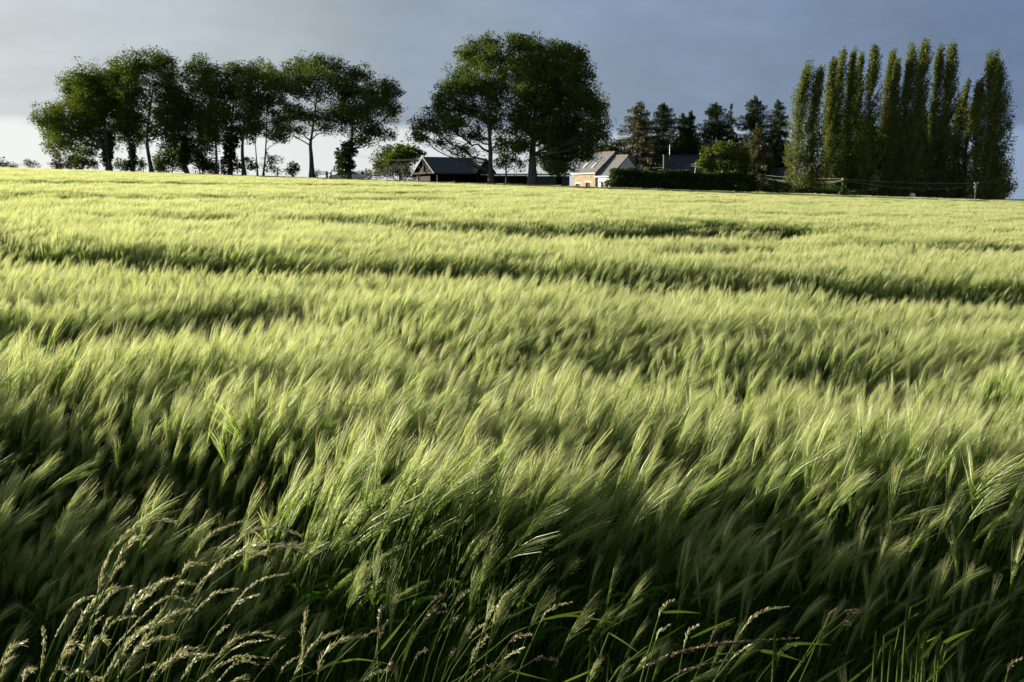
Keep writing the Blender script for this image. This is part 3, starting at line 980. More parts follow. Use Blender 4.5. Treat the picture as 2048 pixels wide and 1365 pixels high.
YP = 118.0
poplar('left hand poplar of the row, twin leaders, sunlit all down its left side', YP - 3, [(1592, 1617, 127, 21), (1622, 1637, 136, 16)], 388, 1.3)
poplar('second poplar from the left, thick and leaning right with a lower twin tip', YP, [(1662, 1689, 95, 14), (1652, 1665, 113, 11)], 388, 1.4)
poplar('narrow poplar between the thick leaning poplar and the thinnest spire', YP + 1, [(1692, 1707, 96, 10)], 388, 1.8)
poplar('thinnest dark poplar spire, fourth from the left', YP + 2, [(1708, 1721, 103, 8)], 388, 1.9)
poplar('fifth poplar from the left, bright crown standing clear with gaps each side', YP - 1, [(1734, 1749, 87, 14)], 388, 1.6)
poplar('poplar with a forked top in the middle of the row', YP + 1, [(1765, 1785, 98, 11), (1780, 1793, 116, 11)], 390, 1.5)
poplar('poplar left of the tallest one, blunt rounded tip', YP, [(1806, 1824, 87, 15)], 390, 1.5)
poplar('tallest poplar of the row', YP - 1, [(1832, 1849, 76, 16)], 392, 1.5)
poplar('slim poplar just right of the tallest one', YP + 1, [(1864, 1880, 86, 11)], 394, 1.7)
poplar('dark straight poplar beside the sparse thin one', YP, [(1888, 1903, 84, 14)], 396, 1.5)
poplar('sparse thin poplar, shortest of the row, sky showing through', YP + 2, [(1914, 1937, 155, 9), (1906, 1919, 192, 8), (1928, 1944, 205, 7)], 398, 1.3, dens=0.6)
poplar('right hand poplar standing apart with a wide bushy skirt', YP - 4, [(1974, 1984, 108, 26), (1988, 1995, 121, 20), (1951, 1956, 160, 14)], 404, 1.25,
       skirt=[(1998, 345, 24, 30), (2008, 372, 20, 12), (1975, 365, 28, 26), (1960, 385, 16, 16)])

shrub('understory_shrub', 'dark shrub growing under the second to fifth poplars', YP + 3, [(1680, 335, 28, 44), (1720, 330, 34, 48)], M_HEDGE, (1700, 388), dens=0.55, leaf=0.3)
shrub('understory_shrub', 'dark shrub growing under the fork topped poplar', YP + 3, [(1770, 320, 34, 56)], M_HEDGE, (1770, 390), dens=0.6, leaf=0.3)
shrub('understory_shrub', 'dark shrub growing under the tallest poplar', YP + 3, [(1822, 330, 30, 52), (1860, 330, 30, 52)], M_HEDGE, (1840, 394), dens=0.6, leaf=0.3)
shrub('understory_shrub', 'low dark shrub behind the sparse thin poplar', YP + 5, [(1905, 358, 20, 18), (1935, 368, 18, 12)], M_HEDGE, (1918, 398), dens=0.5, leaf=0.3)


shrub('understory_tree', 'dark leafy thicket filling the row behind the second to fifth poplars', YP + 7, [(1672, 300, 28, 60), (1712, 290, 30, 62), (1745, 310, 26, 60)], M_HEDGE, (1700, 390), dens=0.75, leaf=0.32, cat='tree')
shrub('understory_tree', 'dark leafy thicket filling the row behind the fork topped poplar', YP + 7, [(1785, 290, 30, 70), (1815, 300, 26, 64)], M_HEDGE, (1795, 392), dens=0.75, leaf=0.32, cat='tree')
shrub('understory_tree', 'dark leafy thicket filling the row behind the tallest poplar', YP + 7, [(1845, 285, 28, 76), (1875, 310, 22, 60)], M_HEDGE, (1855, 395), dens=0.75, leaf=0.32, cat='tree')
shrub('understory_shrub', 'low dark shrubs at the foot of the third to fifth poplars', YP + 2, [(1700, 376, 26, 14), (1735, 378, 24, 14)], M_HEDGE, (1715, 394), dens=0.7, leaf=0.26)
shrub('understory_shrub', 'low dark shrubs at the foot of the fork topped poplar', YP + 2, [(1775, 380, 24, 14), (1810, 382, 22, 14)], M_HEDGE, (1790, 396), dens=0.7, leaf=0.26)
shrub('understory_shrub', 'low dark shrubs at the foot of the tallest poplar', YP + 2, [(1845, 384, 22, 14), (1876, 388, 18, 12)], M_HEDGE, (1858, 398), dens=0.7, leaf=0.26)
shrub('bramble', 'low bramble bank between the ivy covered pole and the satellite dish', YP - 3, [(1715, 388, 22, 9), (1752, 389, 22, 9), (1790, 391, 20, 9)], M_HEDGE, (1752, 397), dens=0.7, leaf=0.2)
shrub('bramble', 'low bramble bank right of the satellite dish', YP - 3, [(1850, 393, 18, 8), (1885, 395, 18, 9)], M_HEDGE, (1868, 401), dens=0.7, leaf=0.2)
shrub('understory_shrub', 'low dark shrub at the foot of the left hand poplar', YP + 2, [(1625, 368, 30, 20), (1660, 372, 24, 18)], M_HEDGE, (1640, 392), dens=0.7, leaf=0.26)


# ---- spruces
def conifer(label, Y, base, top, hw, skirt_y, mat=None, droop=0.35, step=0.36, dens=1.0, twin=None, group='dark spruces behind the cottage'):
    k = mpp(Y)
    b3 = at(base[0], base[1], Y)
    root = empty('spruce_tree', b3, label, 'tree', group)
    w = MB(); Q = []
    for tp, sc_ in [(top, 1.0)] + ([(twin, 0.8)] if twin else []):
        t3 = at(tp[0], tp[1], Y)
        S = np.stack([b3 + (t3 - b3) * q for q in np.linspace(0, 1, 9)])
        S[0] -= np.array([0, 0, 0.8])
        w.tube(S, np.linspace(0.24, 0.02, 9), 7)
        zlow = at(base[0], skirt_y, Y)[2]
        H = t3[2] - zlow
        z = zlow
        while z < t3[2] - 0.15:
            f = (t3[2] - z) / H
            Lmax = hw * k * sc_ * (f ** 0.72) * 2.15 * (0.85 + 0.3 * rng.uniform()) + 0.10
            nb = rng.integers(5, 9)
            a0 = rng.uniform(0, 6.28)
            q = (z - b3[2]) / (t3[2] - b3[2])
            o = b3 + (t3 - b3) * q
            for i in range(nb):
                if rng.uniform() > 0.9 * dens: continue
                a = a0 + i * 2 * math.pi / nb + rng.normal(0, 0.25)
                L = Lmax * rng.uniform(0.45, 1.15)
                d = np.array([math.cos(a), math.sin(a), 0])
                rise = 0.30 * L * max(0, 0.5 - f)          # upper ones point up
                o = b3 + (t3 - b3) * (q + rng.uniform(-0.022, 0.022))
                e = o + d * L + np.array([0, 0, rise - droop * L * min(1, f * 1.6) + 0.12 * L])
                B = bez(o, o + d * L * 0.6 + np.array([0, 0, rise * 0.6 - droop * L * 0.75 * min(1, f * 1.6)]), e, 6)
                w.tube(B, np.linspace(0.03, 0.008, 6), 4, False)
                m_ = int(85 * L) + 14
                tt = rng.uniform(0.12, 1.02, m_)
                I = np.clip(tt * 5, 0, 4.99); j = I.astype(int)
                pts = B[j] + (B[j + 1] - B[j]) * (I - j)[:, None]
                side = np.cross(d, [0, 0, 1.0])
                wd = (0.26 * L * (1.05 - tt) + 0.08)
                pts = pts + side * (rng.uniform(-1, 1, m_) * wd)[:, None] - np.array([0, 0, 1.0]) * (np.abs(rng.normal(0, 0.34, m_)))[:, None]
                Q.append(pts)
            z += step * rng.uniform(0.55, 1.2)
    w.build('trunk', M_BARK, root, True)
    Q = np.concatenate(Q)
    cr = MB(); cr.quads(leaves_at(Q, np.array([0, 0, 0.8]), 0.20, 0.42))
    cr.build('crown', mat or M_CON, root)
    return root


YS = 166.0
conifer('broad brownish spruce directly behind the cottage', YS, (1272, 372), (1279, 205), 40, 335, M_CON2)
conifer('second spruce from the left, dark and bushy', YS + 3, (1325, 372), (1326, 203), 33, 335)
conifer('spruce with two thin tips in the middle of the group', YS + 5, (1372, 372), (1367, 226), 20, 320, dens=0.85, twin=(1382, 220))
conifer('dense dark spruce behind the yellow green willow', YS + 2, (1428, 372), (1431, 204), 32, 325)
conifer('thin sparse spruce with a tufted tip', YS + 4, (1462, 372), (1462, 207), 13, 330, dens=0.55)
conifer('broad spruce with layered branches, tallest of the group', YS + 1, (1508, 372), (1511, 192), 36, 340, droop=0.25, step=0.5)
conifer('narrow black green spruce beside the left hand poplar', YS - 3, (1556, 376), (1557, 200), 25, 350)
conifer('small russet green spruce in front of the broad layered one', 130, (1514, 380), (1516, 248), 25, 362, M_CON2)
broadleaf('dark_tree', 'small dark leafy tree at the left shoulder of the brownish spruce', 'tree', None, 168,
          [(1214, 360), (1214, 330), (1215, 305)], 5, [(1216, 296, 18, 15), (1203, 306, 14, 12), (1228, 310, 12, 16)], M_HEDGE, leaf=0.34)
shrub('dark_bush', 'dark leafy mass filling the gap under the two tipped spruce', YS + 8, [(1350, 305, 28, 34), (1392, 300, 32, 36), (1305, 318, 24, 34)], M_HEDGE, (1360, 372), dens=0.75, leaf=0.32)
shrub('dark_bush', 'dark leafy mass under the layered spruce', YS + 8, [(1538, 315, 28, 44), (1472, 308, 22, 36), (1505, 320, 22, 40)], M_HEDGE, (1515, 375), dens=0.75, leaf=0.32)
broadleaf('willow_tree', 'yellow green willow over the hedge', 'tree', None, 126,
          [(1446, 376), (1446, 350), (1448, 322)], 5,
          [(1421, 312, 13, 13), (1445, 301, 12, 7), (1474, 312, 14, 14), (1424, 334, 17, 10), (1452, 332, 18, 12), (1490, 322, 10, 20), (1408, 328, 6, 12), (1436, 291, 5, 6), (1462, 290, 4, 5), (1482, 342, 18, 9)], M_WIL, dens=0.36, leaf=0.28)


# ---- clipped hedge and brambles at the field edge
def leaf_box(b, P0, P1, thick, z0, z1f, dens, leaf):
    """leaf shell round an upright slab from P0 to P1"""
    d = np.array(P1) - np.array(P0); L = np.hypot(*d); d = d / L
    nrm = np.array([-d[1], d[0]])
    n = int(dens * L * 2.0)
    s = rng.uniform(0, 1, n)
    top = z1f(s)
    face = rng.uniform(size=n)
    zz = np.where(face < 0.62, rng.uniform(0, 1, n), 1.0)
    off = np.where(face < 0.40, -thick / 2, np.where(face < 0.62, rng.uniform(-thick / 2, thick / 2, n), rng.uniform(-thick / 2, thick / 2, n)))
    x = P0[0] + d[0] * s * L + nrm[0] * off; y = P0[1] + d[1] * s * L + nrm[1] * off
    z = z0 + (top - z0) * zz
    C = np.stack([x, y, z], -1) + rng.normal(size=(n, 3)) * 0.13
    b.quads(leaves_at(C, np.array([0, -0.5, 0.5]), leaf))
    m = int(L / 0.7)
    return [(np.array([P0[0] + d[0] * q * L, P0[1] + d[1] * q * L, z0]), float(z1f(q))) for q in np.linspace(0.01, 0.99, m)]


YH = 112.5
A = at(1224, 386, YH); B = at(1505, 388, YH + 1)
root = empty('hedge', (A + B) / 2, 'long dark clipped hedge along the field edge right of the cottage', 'hedge')
hb = MB()
zt = lambda s: at(1224, 347, YH)[2] + (at(1505, 354, YH)[2] - at(1224, 347, YH)[2]) * s + 0.16 * np.sin(s * 17) + 0.13 * np.sin(s * 51 + 1) + 0.12 * np.sin(s * 133 + 2) + 0.1 * np.sin(s * 307)
st = leaf_box(hb, A[:2], B[:2], 1.6, A[2] - 1.0, zt, 1500, 0.24)
hb.build('foliage', M_HEDGE, root)
hs = MB()
for p, zz in st:
    for q in range(2):
        e = p + np.array([rng.normal(0, .3), rng.normal(0, .3), zz - p[2] - 0.1])
        hs.tube(bez(p, (p + e) / 2 + rng.normal(size=3) * 0.15, e, 5), np.linspace(0.06, 0.015, 5), 5)
hs.build('stem', M_BARK, root)
shrub('rounded_bush', 'tall rounded dark bush at the left end of the hedge', YH - 1, [(1234, 358, 17, 18), (1228, 368, 14, 14), (1245, 368, 12, 14)], M_HEDGE, (1236, 384), dens=0.9, leaf=0.22)
shrub('small_bush', 'small clipped bush in front of the white cottage wing', 128, [(1211, 371, 7, 7)], M_HEDGE, (1211, 382), dens=0.9, leaf=0.18)
shrub('bramble', 'pale green bramble mound at the right end of the hedge', YH - 1, [(1485, 374, 12, 9), (1478, 380, 8, 6)], M_BUSH, (1485, 388), dens=0.7, leaf=0.2)
shrub('bramble', 'low bramble bank under the left hand poplar', YH - 0.5, [(1525, 376, 20, 13), (1560, 378, 24, 13), (1600, 382, 24, 11)], M_HEDGE, (1565, 390), dens=0.7, leaf=0.2)
shrub('bramble', 'low bramble bank left of the ivy covered pole', YH - 0.5, [(1640, 384, 22, 10), (1662, 384, 16, 12)], M_HEDGE, (1648, 392), dens=0.7, leaf=0.2)

# rough grass on the bank between crop and trees
mg = MB()
n = 26000
xx = rng.uniform(-70, 75, n); yy = rng.uniform(110.2, 118, n)
C = np.stack([xx, yy, ground_z(xx, yy)], -1)
hh = rng.uniform(0.35, 0.9, n)
tip = C + np.stack([rng.normal(0.1, .15, n), rng.normal(0, .12, n), hh], -1)
sd = np.stack([rng.uniform(0.03, 0.07, n), rng.normal(0, .02, n), np.zeros(n)], -1)
mid = (C + tip) / 2
mg.quads(np.stack([C - sd, C + sd, tip + sd * .2, tip - sd * .2], 1))
fm = mg.build('field_margin_grass', M_BUSH)
tag(fm, 'rough dark grass strip between the crop and the trees', 'grass', kind='stuff')

# ------------------------------------------------------------------ stone cottage with a lower white wing
def plain(name, c, rough=0.6, metal=0.0, spec=0.4):
    return rough_mat(name, tuple(x * 0.88 for x in c), tuple(min(1, x * 1.1) for x in c), 4.0, rough, spec, metal=metal)


HA = R(52)
M_STONE = brick_mat('sandstone_wall', HA, (0.27, 0.20, 0.115), (0.36, 0.275, 0.165), (0.32, 0.28, 0.21), 0.42, 0.2, 0.02)
M_SLATE = brick_mat('slate_roof', HA, (0.145, 0.155, 0.175), (0.185, 0.195, 0.215), (0.11, 0.118, 0.135), 0.3, 0.16, 0.012, 0.5)
M_SLATE2 = brick_mat('dark_slate_roof', 0, (0.016, 0.02, 0.042), (0.024, 0.029, 0.055), (0.012, 0.015, 0.03), 0.3, 0.18, 0.012, 0.5)
M_FRAME = plain('dark_frame', (0.13, 0.12, 0.11), 0.6)
M_TERRA = plain('terracotta_ridge', (0.22, 0.125, 0.075), 0.8)
M_RENDER = plain('white_render', (0.66, 0.67, 0.68), 0.9)
M_WHITE = plain('white_paint', (0.78, 0.78, 0.76), 0.5)
M_GLASSD = plain('dark_glass', (0.025, 0.03, 0.035), 0.08, 0, 0.6)
M_TIMBER = rough_mat('dark_timber', (0.008, 0.0065, 0.0055), (0.016, 0.0125, 0.010), 6.0, 0.8, 0.2, 0.2, (3, 3, 0.5))
M_ZINC = plain('zinc', (0.35, 0.37, 0.39), 0.4, 0.6)
M_CONC = rough_mat('concrete', (0.07, 0.075, 0.08), (0.11, 0.115, 0.12), 2.0, 0.9, 0.2)
M_WIRE = plain('wire_aluminium', (0.34, 0.34, 0.32), 0.6, 0.2)
M_PANEL = rough_mat('blue_grey_cladding', (0.06, 0.068, 0.082), (0.085, 0.095, 0.11), 1.0, 0.7, 0.3, 0, (6, 6, 0.3))

rd = np.array([math.cos(HA), -math.sin(HA), 0]); gd = np.array([math.sin(HA), math.cos(HA), 0])
HO = at(1190, 391, 150.0)


def hf(V):
    V = np.asarray(V, float)
    return HO + V[:, 0:1] * rd + V[:, 1:2] * gd + V[:, 2:3] * np.array([0, 0, 1.0])


def gable_house(root, x0, x1, y0, y1, eave, ridge, wallm, over=0.18, openings=(), left_gable=True, fr=hf, gm=None, verge=0.2, roofm=None, ridgem=None, gutm=None):
    """front wall with real openings, back wall, gables, two roof slabs, ridge tiles"""
    t = 0.35
    ym = (y0 + y1) / 2
    b = MB()
    z0 = -1.0
    xs = sorted(openings)
    cur = x0
    for (a, c, zb, ztp) in xs:
        b.box((cur, y0, z0), (a, y0 + t, eave), fr)
        b.box((a, y0, ztp), (c, y0 + t, eave), fr)
        b.box((a, y0, z0), (c, y0 + t, zb), fr)
        cur = c
    b.box((cur, y0, z0), (x1, y0 + t, eave), fr)
    b.build('front_wall', wallm, root)
    b = MB(); b.box((x0, y1 - t, z0), (x1, y1, eave), fr); b.build('back_wall', wallm, root)
    for xx in (x0, x1 - t):
        b = MB()
        poly = [(xx, y0 + t + .003, z0), (xx, y1 - t - .003, z0), (xx, y1 - t - .003, eave), (xx, ym, ridge - 0.12), (xx, y0 + t + .003, eave)]
        b.prism(poly, (t, 0, 0), fr)
        b.build('gable_wall', gm or wallm, root)
    # roof slabs
    rf = MB()
    th = 0.10
    run = ym - y0
    sl_ = (ridge - eave) / run
    for s in (-1, 1):
        ye = ym + s * (run + over)
        ze = eave - over * sl_ + 0.02
        poly = [(x0 - verge, ye, ze), (x0 - verge, ym, ridge), (x0 - verge, ym, ridge + th), (x0 - verge, ye, ze + th)]
        if s > 0: poly = poly[::-1]
        rf.prism(poly, (x1 - x0 + 2 * verge, 0, 0), fr)
    roof = rf.build('roof', roofm or M_SLATE, root)
    rt = MB()
    n = max(3, int((x1 - x0 + 2 * verge) / 0.42))
    for i in range(n):
        a = x0 - verge + i * (x1 - x0 + 2 * verge) / n
        c = a + (x1 - x0 + 2 * verge) / n - 0.015
        rt.prism([(a, ym - 0.17, ridge + 0.03), (a, ym, ridge + 0.22), (a, ym + 0.17, ridge + 0.03)], (c - a, 0, 0), fr)
    if ridgem is not False:
        r_ = rt.build('ridge_tiles', ridgem or M_TERRA, roof)
    gt_ = MB()
    gt_.box((x0 - verge, y0 - over - 0.12, eave - over * sl_ - 0.05), (x1 + verge, y0 - over - 0.005, eave - over * sl_ + 0.07), fr)
    gt_.build('gutter', gutm or M_WHITE, root)
    return roof


def window_in(root, x0, x1, y0, zb, ztp, fr=hf, name='window', bars=1):
    f = MB(); t = 0.07
    f.box((x0 + .003, y0 + .12, zb), (x0 + t, y0 + .2, ztp - .003), fr); f.box((x1 - t, y0 + .12, zb), (x1 - .003, y0 + .2, ztp - .003), fr)
    f.box((x0 + t, y0 + .12, ztp - t), (x1 - t, y0 + .2, ztp - .003), fr); f.box((x0 + t, y0 + .12, zb + .003), (x1 - t, y0 + .2, zb + t), fr)
    for i in range(bars):
        xm = x0 + (x1 - x0) * (i + 1) / (bars + 1)
        f.box((xm - .03, y0 + .125, zb + t), (xm + .03, y0 + .195, ztp - t), fr)
    w = f.build(name, M_FRAME, root)
    g_ = MB(); g_.box((x0 + t, y0 + .15, zb + t), (x1 - t, y0 + .17, ztp - t), fr)
    g_.build('pane', M_GLASSD, w)
    return w


cot = empty('stone_cottage', HO, 'stone cottage with grey slate roof and a lower white wing at its right', 'house')
ops = [(-4.3, -3.45, 0.2, 1.75), (-2.1, -1.15, -0.9, 1.9)]
rf = gable_house(cot, -5.0, 0.0, 0.0, 7.6, 3.35, 6.35, M_STONE, openings=ops)
for (a, c, zb, ztp) in ops:
    window_in(cot, a, c, 0.0, zb, ztp)
M_LINT = plain('pale_lintel', (0.6, 0.56, 0.48), 0.9)
for (a, c, zb, ztp) in ops:
    lb = MB(); lb.box((a - 0.18, -0.012, ztp + .003), (c + 0.18, 0.1, ztp + 0.24), hf); lb.build('lintel', M_LINT, cot)
wop = [(0.95, 1.42, -0.9, 2.0), (2.05, 2.6, 0.7, 2.0)]
rw = gable_house(cot, 0.004, 3.1, 0.25, 7.0, 2.85, 5.75, M_RENDER, openings=wop, gm=M_RENDER, verge=0.12)
window_in(cot, *wop[0][:2], 0.25, wop[0][2], wop[0][3], name='door', bars=0)
window_in(cot, *wop[1][:2], 0.25, wop[1][2], wop[1][3])
M_SKYL = plain('skylight_frame', (0.45, 0.46, 0.47), 0.4)
for cxs in (-3.7, -1.75):
    sk = MB()
    sl_ = 3.0 / 3.8
    def rz(y): return 3.35 + y * sl_ + 0.12
    x0, x1, y0, y1 = cxs, cxs + 0.40, 0.75, 1.75
    V = [(x0, y0, rz(y0)), (x1, y0, rz(y0)), (x1, y1, rz(y1)), (x0, y1, rz(y1))]
    sk.prism(V, (0, -0.05, 0.07), hf)
    so_ = sk.build('skylight', M_SKYL, rf)
lamp = MB(); lamp.box((0.55, 0.13, 1.9), (0.7, 0.249, 2.15), hf); lamp.build('wall_lamp', M_WHITE, cot)

# ------------------------------------------------------------------ timber barn with open truss gables
BA = R(28)
BO = at(876, 372, 122.0)
brd = np.array([math.cos(BA), math.sin(BA), 0]); bgd = np.array([-math.sin(BA), math.cos(BA), 0])


def bf(V):
    V = np.asarray(V, float)
    return BO + V[:, 0:1] * brd + V[:, 1:2] * bgd + V[:, 2:3] * np.array([0, 0, 1.0])


barn = empty('timber_barn', BO, 'dark timber barn with blue slate roof and open truss gables', 'barn')
BL, BW, BE, BR = 6.6, 6.2, 1.62, 3.45
for xx in np.linspace(0, BL, 4):
    for yy in (0, BW - .18):
        b = MB(); b.box((xx - .09, yy, -1), (xx + .09, yy + .18, BE), bf); b.build('post', M_TIMBER, barn)
b = MB()
b.box((0.1, 0.2, -1), (BL * .45, 0.26, BE - .25), bf); b.box((0.1, BW - .26, -1), (BL - .1, BW - .2, BE - .05), bf)
b.box((BL - .16, 0.3, -1), (BL - .1, BW - .3, BE - .05), bf)
b.box((0.1, 2.6, -1), (0.16, BW - .3, BE - .4), bf)
b.build('board_wall', M_TIMBER, barn)
rfm = MB()
for s in (-1, 1):
    ym = BW / 2; run = ym + 0.35
    ze = BE - 0.35 * (BR - BE) / ym
    poly = [(-0.7, ym + s * run, ze), (-0.7, ym, BR), (-0.7, ym, BR + .12), (-0.7, ym + s * run, ze + .12)]
    if s > 0: poly = poly[::-1]
    rfm.prism(poly, (BL + 1.2, 0, 0), bf)
brf = rfm.build('roof', brick_mat('barn_slate', -BA, (0.03, 0.038, 0.05), (0.042, 0.05, 0.062), (0.022, 0.028, 0.036), 0.3, 0.2, 0.012, 0.45), barn)
for xx in (-0.55, BL + .3):
    b = MB()
    ym = BW / 2
    b.box((xx - .06, 0.1, BE - .15), (xx + .06, BW - .1, BE + .05), bf)
    b.box((xx - .06, ym - .07, BE + .06), (xx + .06, ym + .07, BR - .1), bf)
    for s in (-1, 1):
        P = np.array([(xx, ym + s * (ym - .1), BE + .05), (xx, ym + s * .1, BR - .12)])
        b.tube(bf(P), 0.08, 4); b.tube(bf(np.array([(xx, ym + s * .1, BE + .1), (xx, ym + s * ym * .5, (BE + BR) / 2 - .1)])), 0.06, 4)
    b.build('truss', M_TIMBER, barn)
b = MB()
b.prism([(-0.4, 3.4, BE + .15), (-0.4, 4.1, BE + .15), (-0.4, 3.6, BR - .75), (-0.4, 3.25, BR - .5)], (0.03, 0, 0), bf)
b.build('pale_panel', M_CONC, barn)
b = MB(); b.prism([(-0.25, 0.25, BE - .1), (-0.25, BW - .25, BE - .1), (-0.25, BW / 2, BR - .2)], (0.06, 0, 0), bf)
b.build('gable_boards', M_TIMBER, barn)
# cross gable porch at its right end
bx0, bx1 = BL - 1.9, BL + 0.5
b = MB()
pxm = (bx0 + bx1) / 2
for xx in (bx0 + .08, bx1 - .08, pxm):
    b.box((xx - .07, -1.2, -1), (xx + .07, -1.05, BE - .1 if xx != pxm else BR - .5), bf)
b.box((bx0, -1.21, BE - .09), (bx1, -1.04, BE + .08), bf)
for s in (-1, 1):
    b.tube(bf(np.array([(pxm + s * 1.2, -1.12, BE), (pxm, -1.12, BR - .25)])), 0.075, 4)
porch = b.build('porch_truss', plain('weathered_timber', (0.03, 0.026, 0.022), 0.85), barn)
b = MB()
for s in (-1, 1):
    poly = [(pxm + s * 1.4, -1.3, BE - .16), (pxm, -1.3, BR - .16), (pxm, -1.3, BR - .06), (pxm + s * 1.4, -1.3, BE - .06)]
    if s < 0: poly = poly[::-1]
    b.prism(poly, (0, 3.6, 0), bf)
b.build('porch_roof', M_SLATE2, barn)

# ------------------------------------------------------------------ long low shed behind the great oaks
SO = at(1055, 372, 121.0)
shed = empty('low_shed', SO, 'long low dark shed with blue grey cladding behind the great oaks', 'shed')
k = mpp(121.0)
def sx(px): return (px - 1055) * k
def sf(V): return np.asarray(V, float) + SO
b = MB()
b.box((sx(966), 0.1, -1), (sx(1052), 0.2, 1.2), sf); b.box((sx(966), 4, -1), (sx(1140), 4.1, 1.2), sf)
b.build('board_wall', M_TIMBER, shed)
b = MB()
b.box((sx(1055), 0, -1), (sx(1112), 0.15, 1.15), sf); b.box((sx(1123), 0, -1), (sx(1138), 0.15, 1.15), sf)
b.box((sx(1112), 0, 1.0), (sx(1123), 0.15, 1.15), sf)
b.build('cladding', M_PANEL, shed)
b = MB()
b.prism([(sx(962), -0.4, 1.22), (sx(962), 4.4, 1.45), (sx(962), 4.4, 1.55), (sx(962), -0.4, 1.32)][::-1], (sx(1142) - sx(962), 0, 0), sf)
b.build('roof', plain('pale_roof_sheet', (0.16, 0.165, 0.17), 0.7), shed)
for px in (966, 1000, 1030, 1053):
    b = MB(); b.box((sx(px) - .06, -0.15, -1), (sx(px) + .06, -0.03, 1.25), sf); b.build('post', M_TIMBER, shed)

# ------------------------------------------------------------------ house behind the hedge
H2 = at(1375, 384, 140.0)
h2f = lambda V: np.asarray(V, float) + H2
k2 = mpp(140.0)
fh = empty('slate_roofed_house', H2, 'house with dark blue slate roof and a grey chimney behind the hedge', 'house')
hw2 = (1446 - 1340) * k2 / 2
def h2r(V):
    V = np.asarray(V, float); return H2 + V
M_DARKW = plain('grey_brown_wall', (0.12, 0.115, 0.11), 0.9)
gable_house(fh, -2.2, 5.2, 0, 7.0, 2.2, 4.95, M_DARKW, openings=[(-1.2, -0.2, 0.6, 1.8), (1.5, 2.5, 0.6, 1.8)], fr=h2r, roofm=M_SLATE2, ridgem=plain('dark_ridge', (0.03, 0.032, 0.05), 0.6), gutm=M_FRAME)
window_in(fh, -1.2, -0.2, 0, 0.6, 1.8, fr=h2r); window_in(fh, 1.5, 2.5, 0, 0.6, 1.8, fr=h2r)
b = MB()
cx_ = (1336 - 1375) * k2
b.box((cx_ - .42, 1.5, -0.5), (cx_ + .42, 2.3, 5.0), h2f); b.box((cx_ - .48, 1.44, 5.003), (cx_ + .48, 2.36, 5.16), h2f)
ch = b.build('chimney', plain('chimney_render', (0.05, 0.053, 0.057), 0.9), fh)
b = MB()
ax = (1341 - 1375) * k2
b.tube(h2f(np.array([(ax, 1.4, 4.2), (ax, 1.4, 6.5)])), 0.03, 5)
for i, zz in enumerate((6.05, 6.25, 6.42)):
    b.tube(h2f(np.array([(ax - .55 + .1 * i, 1.4, zz), (ax + .55 - .1 * i, 1.4, zz)])), 0.015, 4)
for q in (-0.4, -0.15, 0.15, 0.4):
    b.tube(h2f(np.array([(ax + q, 1.15, 6.25), (ax + q, 1.65, 6.25)])), 0.012, 4)
b.build('aerial', M_ZINC, fh)
b = MB()
bxp = (1389 - 1375) * k2
b.tube(h2f(np.array([(bxp - .12, -0.5, 2.4), (bxp, -0.5, 4.0)])), 0.05, 6); b.tube(h2f(np.array([(bxp - .3, -0.5, 3.75), (bxp + .3, -0.5, 3.85)])), 0.03, 5)
b.build('wire_bracket', M_WIRE, fh)

H3 = at(1558, 384, 133.0)
h3f = lambda V: np.asarray(V, float) + H3
fo = empty('slate_roofed_shed', H3, 'small building with dark blue slate roof between the spruces and the first poplar', 'shed')
gable_house(fo, -2.2, 2.2, 0, 4.5, 1.2, 3.1, M_DARKW, openings=[(-0.6, 0.3, -0.8, 0.9)], fr=h3f, roofm=M_SLATE2, ridgem=False, gutm=M_FRAME)
window_in(fo, -0.6, 0.3, 0, -0.8, 0.9, fr=h3f, name='door', bars=0)


# ------------------------------------------------------------------ poles and wires
def pole(name, label, px, ytop, ybot, Y, r, mat, cross=True):
    p0, p1 = at(px, ybot, Y), at(px, ytop, Y)
    p1[0] = p0[0]; p1[1] = Y
    root = empty(name, p0, label, 'pole')
    b = MB(); b.tube(np.array([p0 - np.array([0, 0, 1]), (p0 + p1) / 2, p1]), [r * 1.15, r, r * 0.85], 8)
    b.build('shaft', mat, root, True)
    for dz in (0.12, 0.55):
        b = MB()
        b.box((p1[0] - .22, Y - .05, p1[2] - dz - .04), (p1[0] + .22, Y + .05, p1[2] - dz + .04))
        for s in (-1, 1):
            b.tube(np.array([(p1[0] + s * .19, Y, p1[2] - dz + .04), (p1[0] + s * .19, Y, p1[2] - dz + .16)]), 0.035, 6)
        b.build('insulator_bracket', M_ZINC, root)
    
    return p1


pa = pole('utility_pole', 'thin dark pole left of the bushy ivy oak', 677, 295, 352, 128, 0.10, M_TIMBER, True)
YI = 109.9
pi = pole('ivy_pole', 'utility pole wrapped in green ivy in front of the poplars', 1687, 358, 396, YI, 0.10, M_TIMBER)
pr = [o for o in bpy.data.objects if o.name == 'ivy_pole'][0]
b = MB(); k = mpp(YI)
n = 900
q = rng.uniform(0, 1, n)
ang = rng.uniform(0, 6.28, n)
rr = (0.10 + 0.20 * np.sin(q * math.pi) ** 0.7 * (1 + 0.4 * np.sin(q * 17))) * rng.uniform(0.4, 1.1, n)
zz = at(1687, 396, YI)[2] + q * (pi[2] + 0.1 - at(1687, 396, YI)[2])
b.quads(leaves_at(np.stack([pi[0] + rr * np.cos(ang), YI + rr * np.sin(ang), zz], -1), np.array([0, 0, .4]), 0.16))
b.build('ivy', M_BUSH, pr)
pc = pole('concrete_pole', 'pale concrete pole in front of the apart standing poplar', 1950, 366, 405, 111.0, 0.13, M_CONC)

far_pole = at(2140, 372, 125)


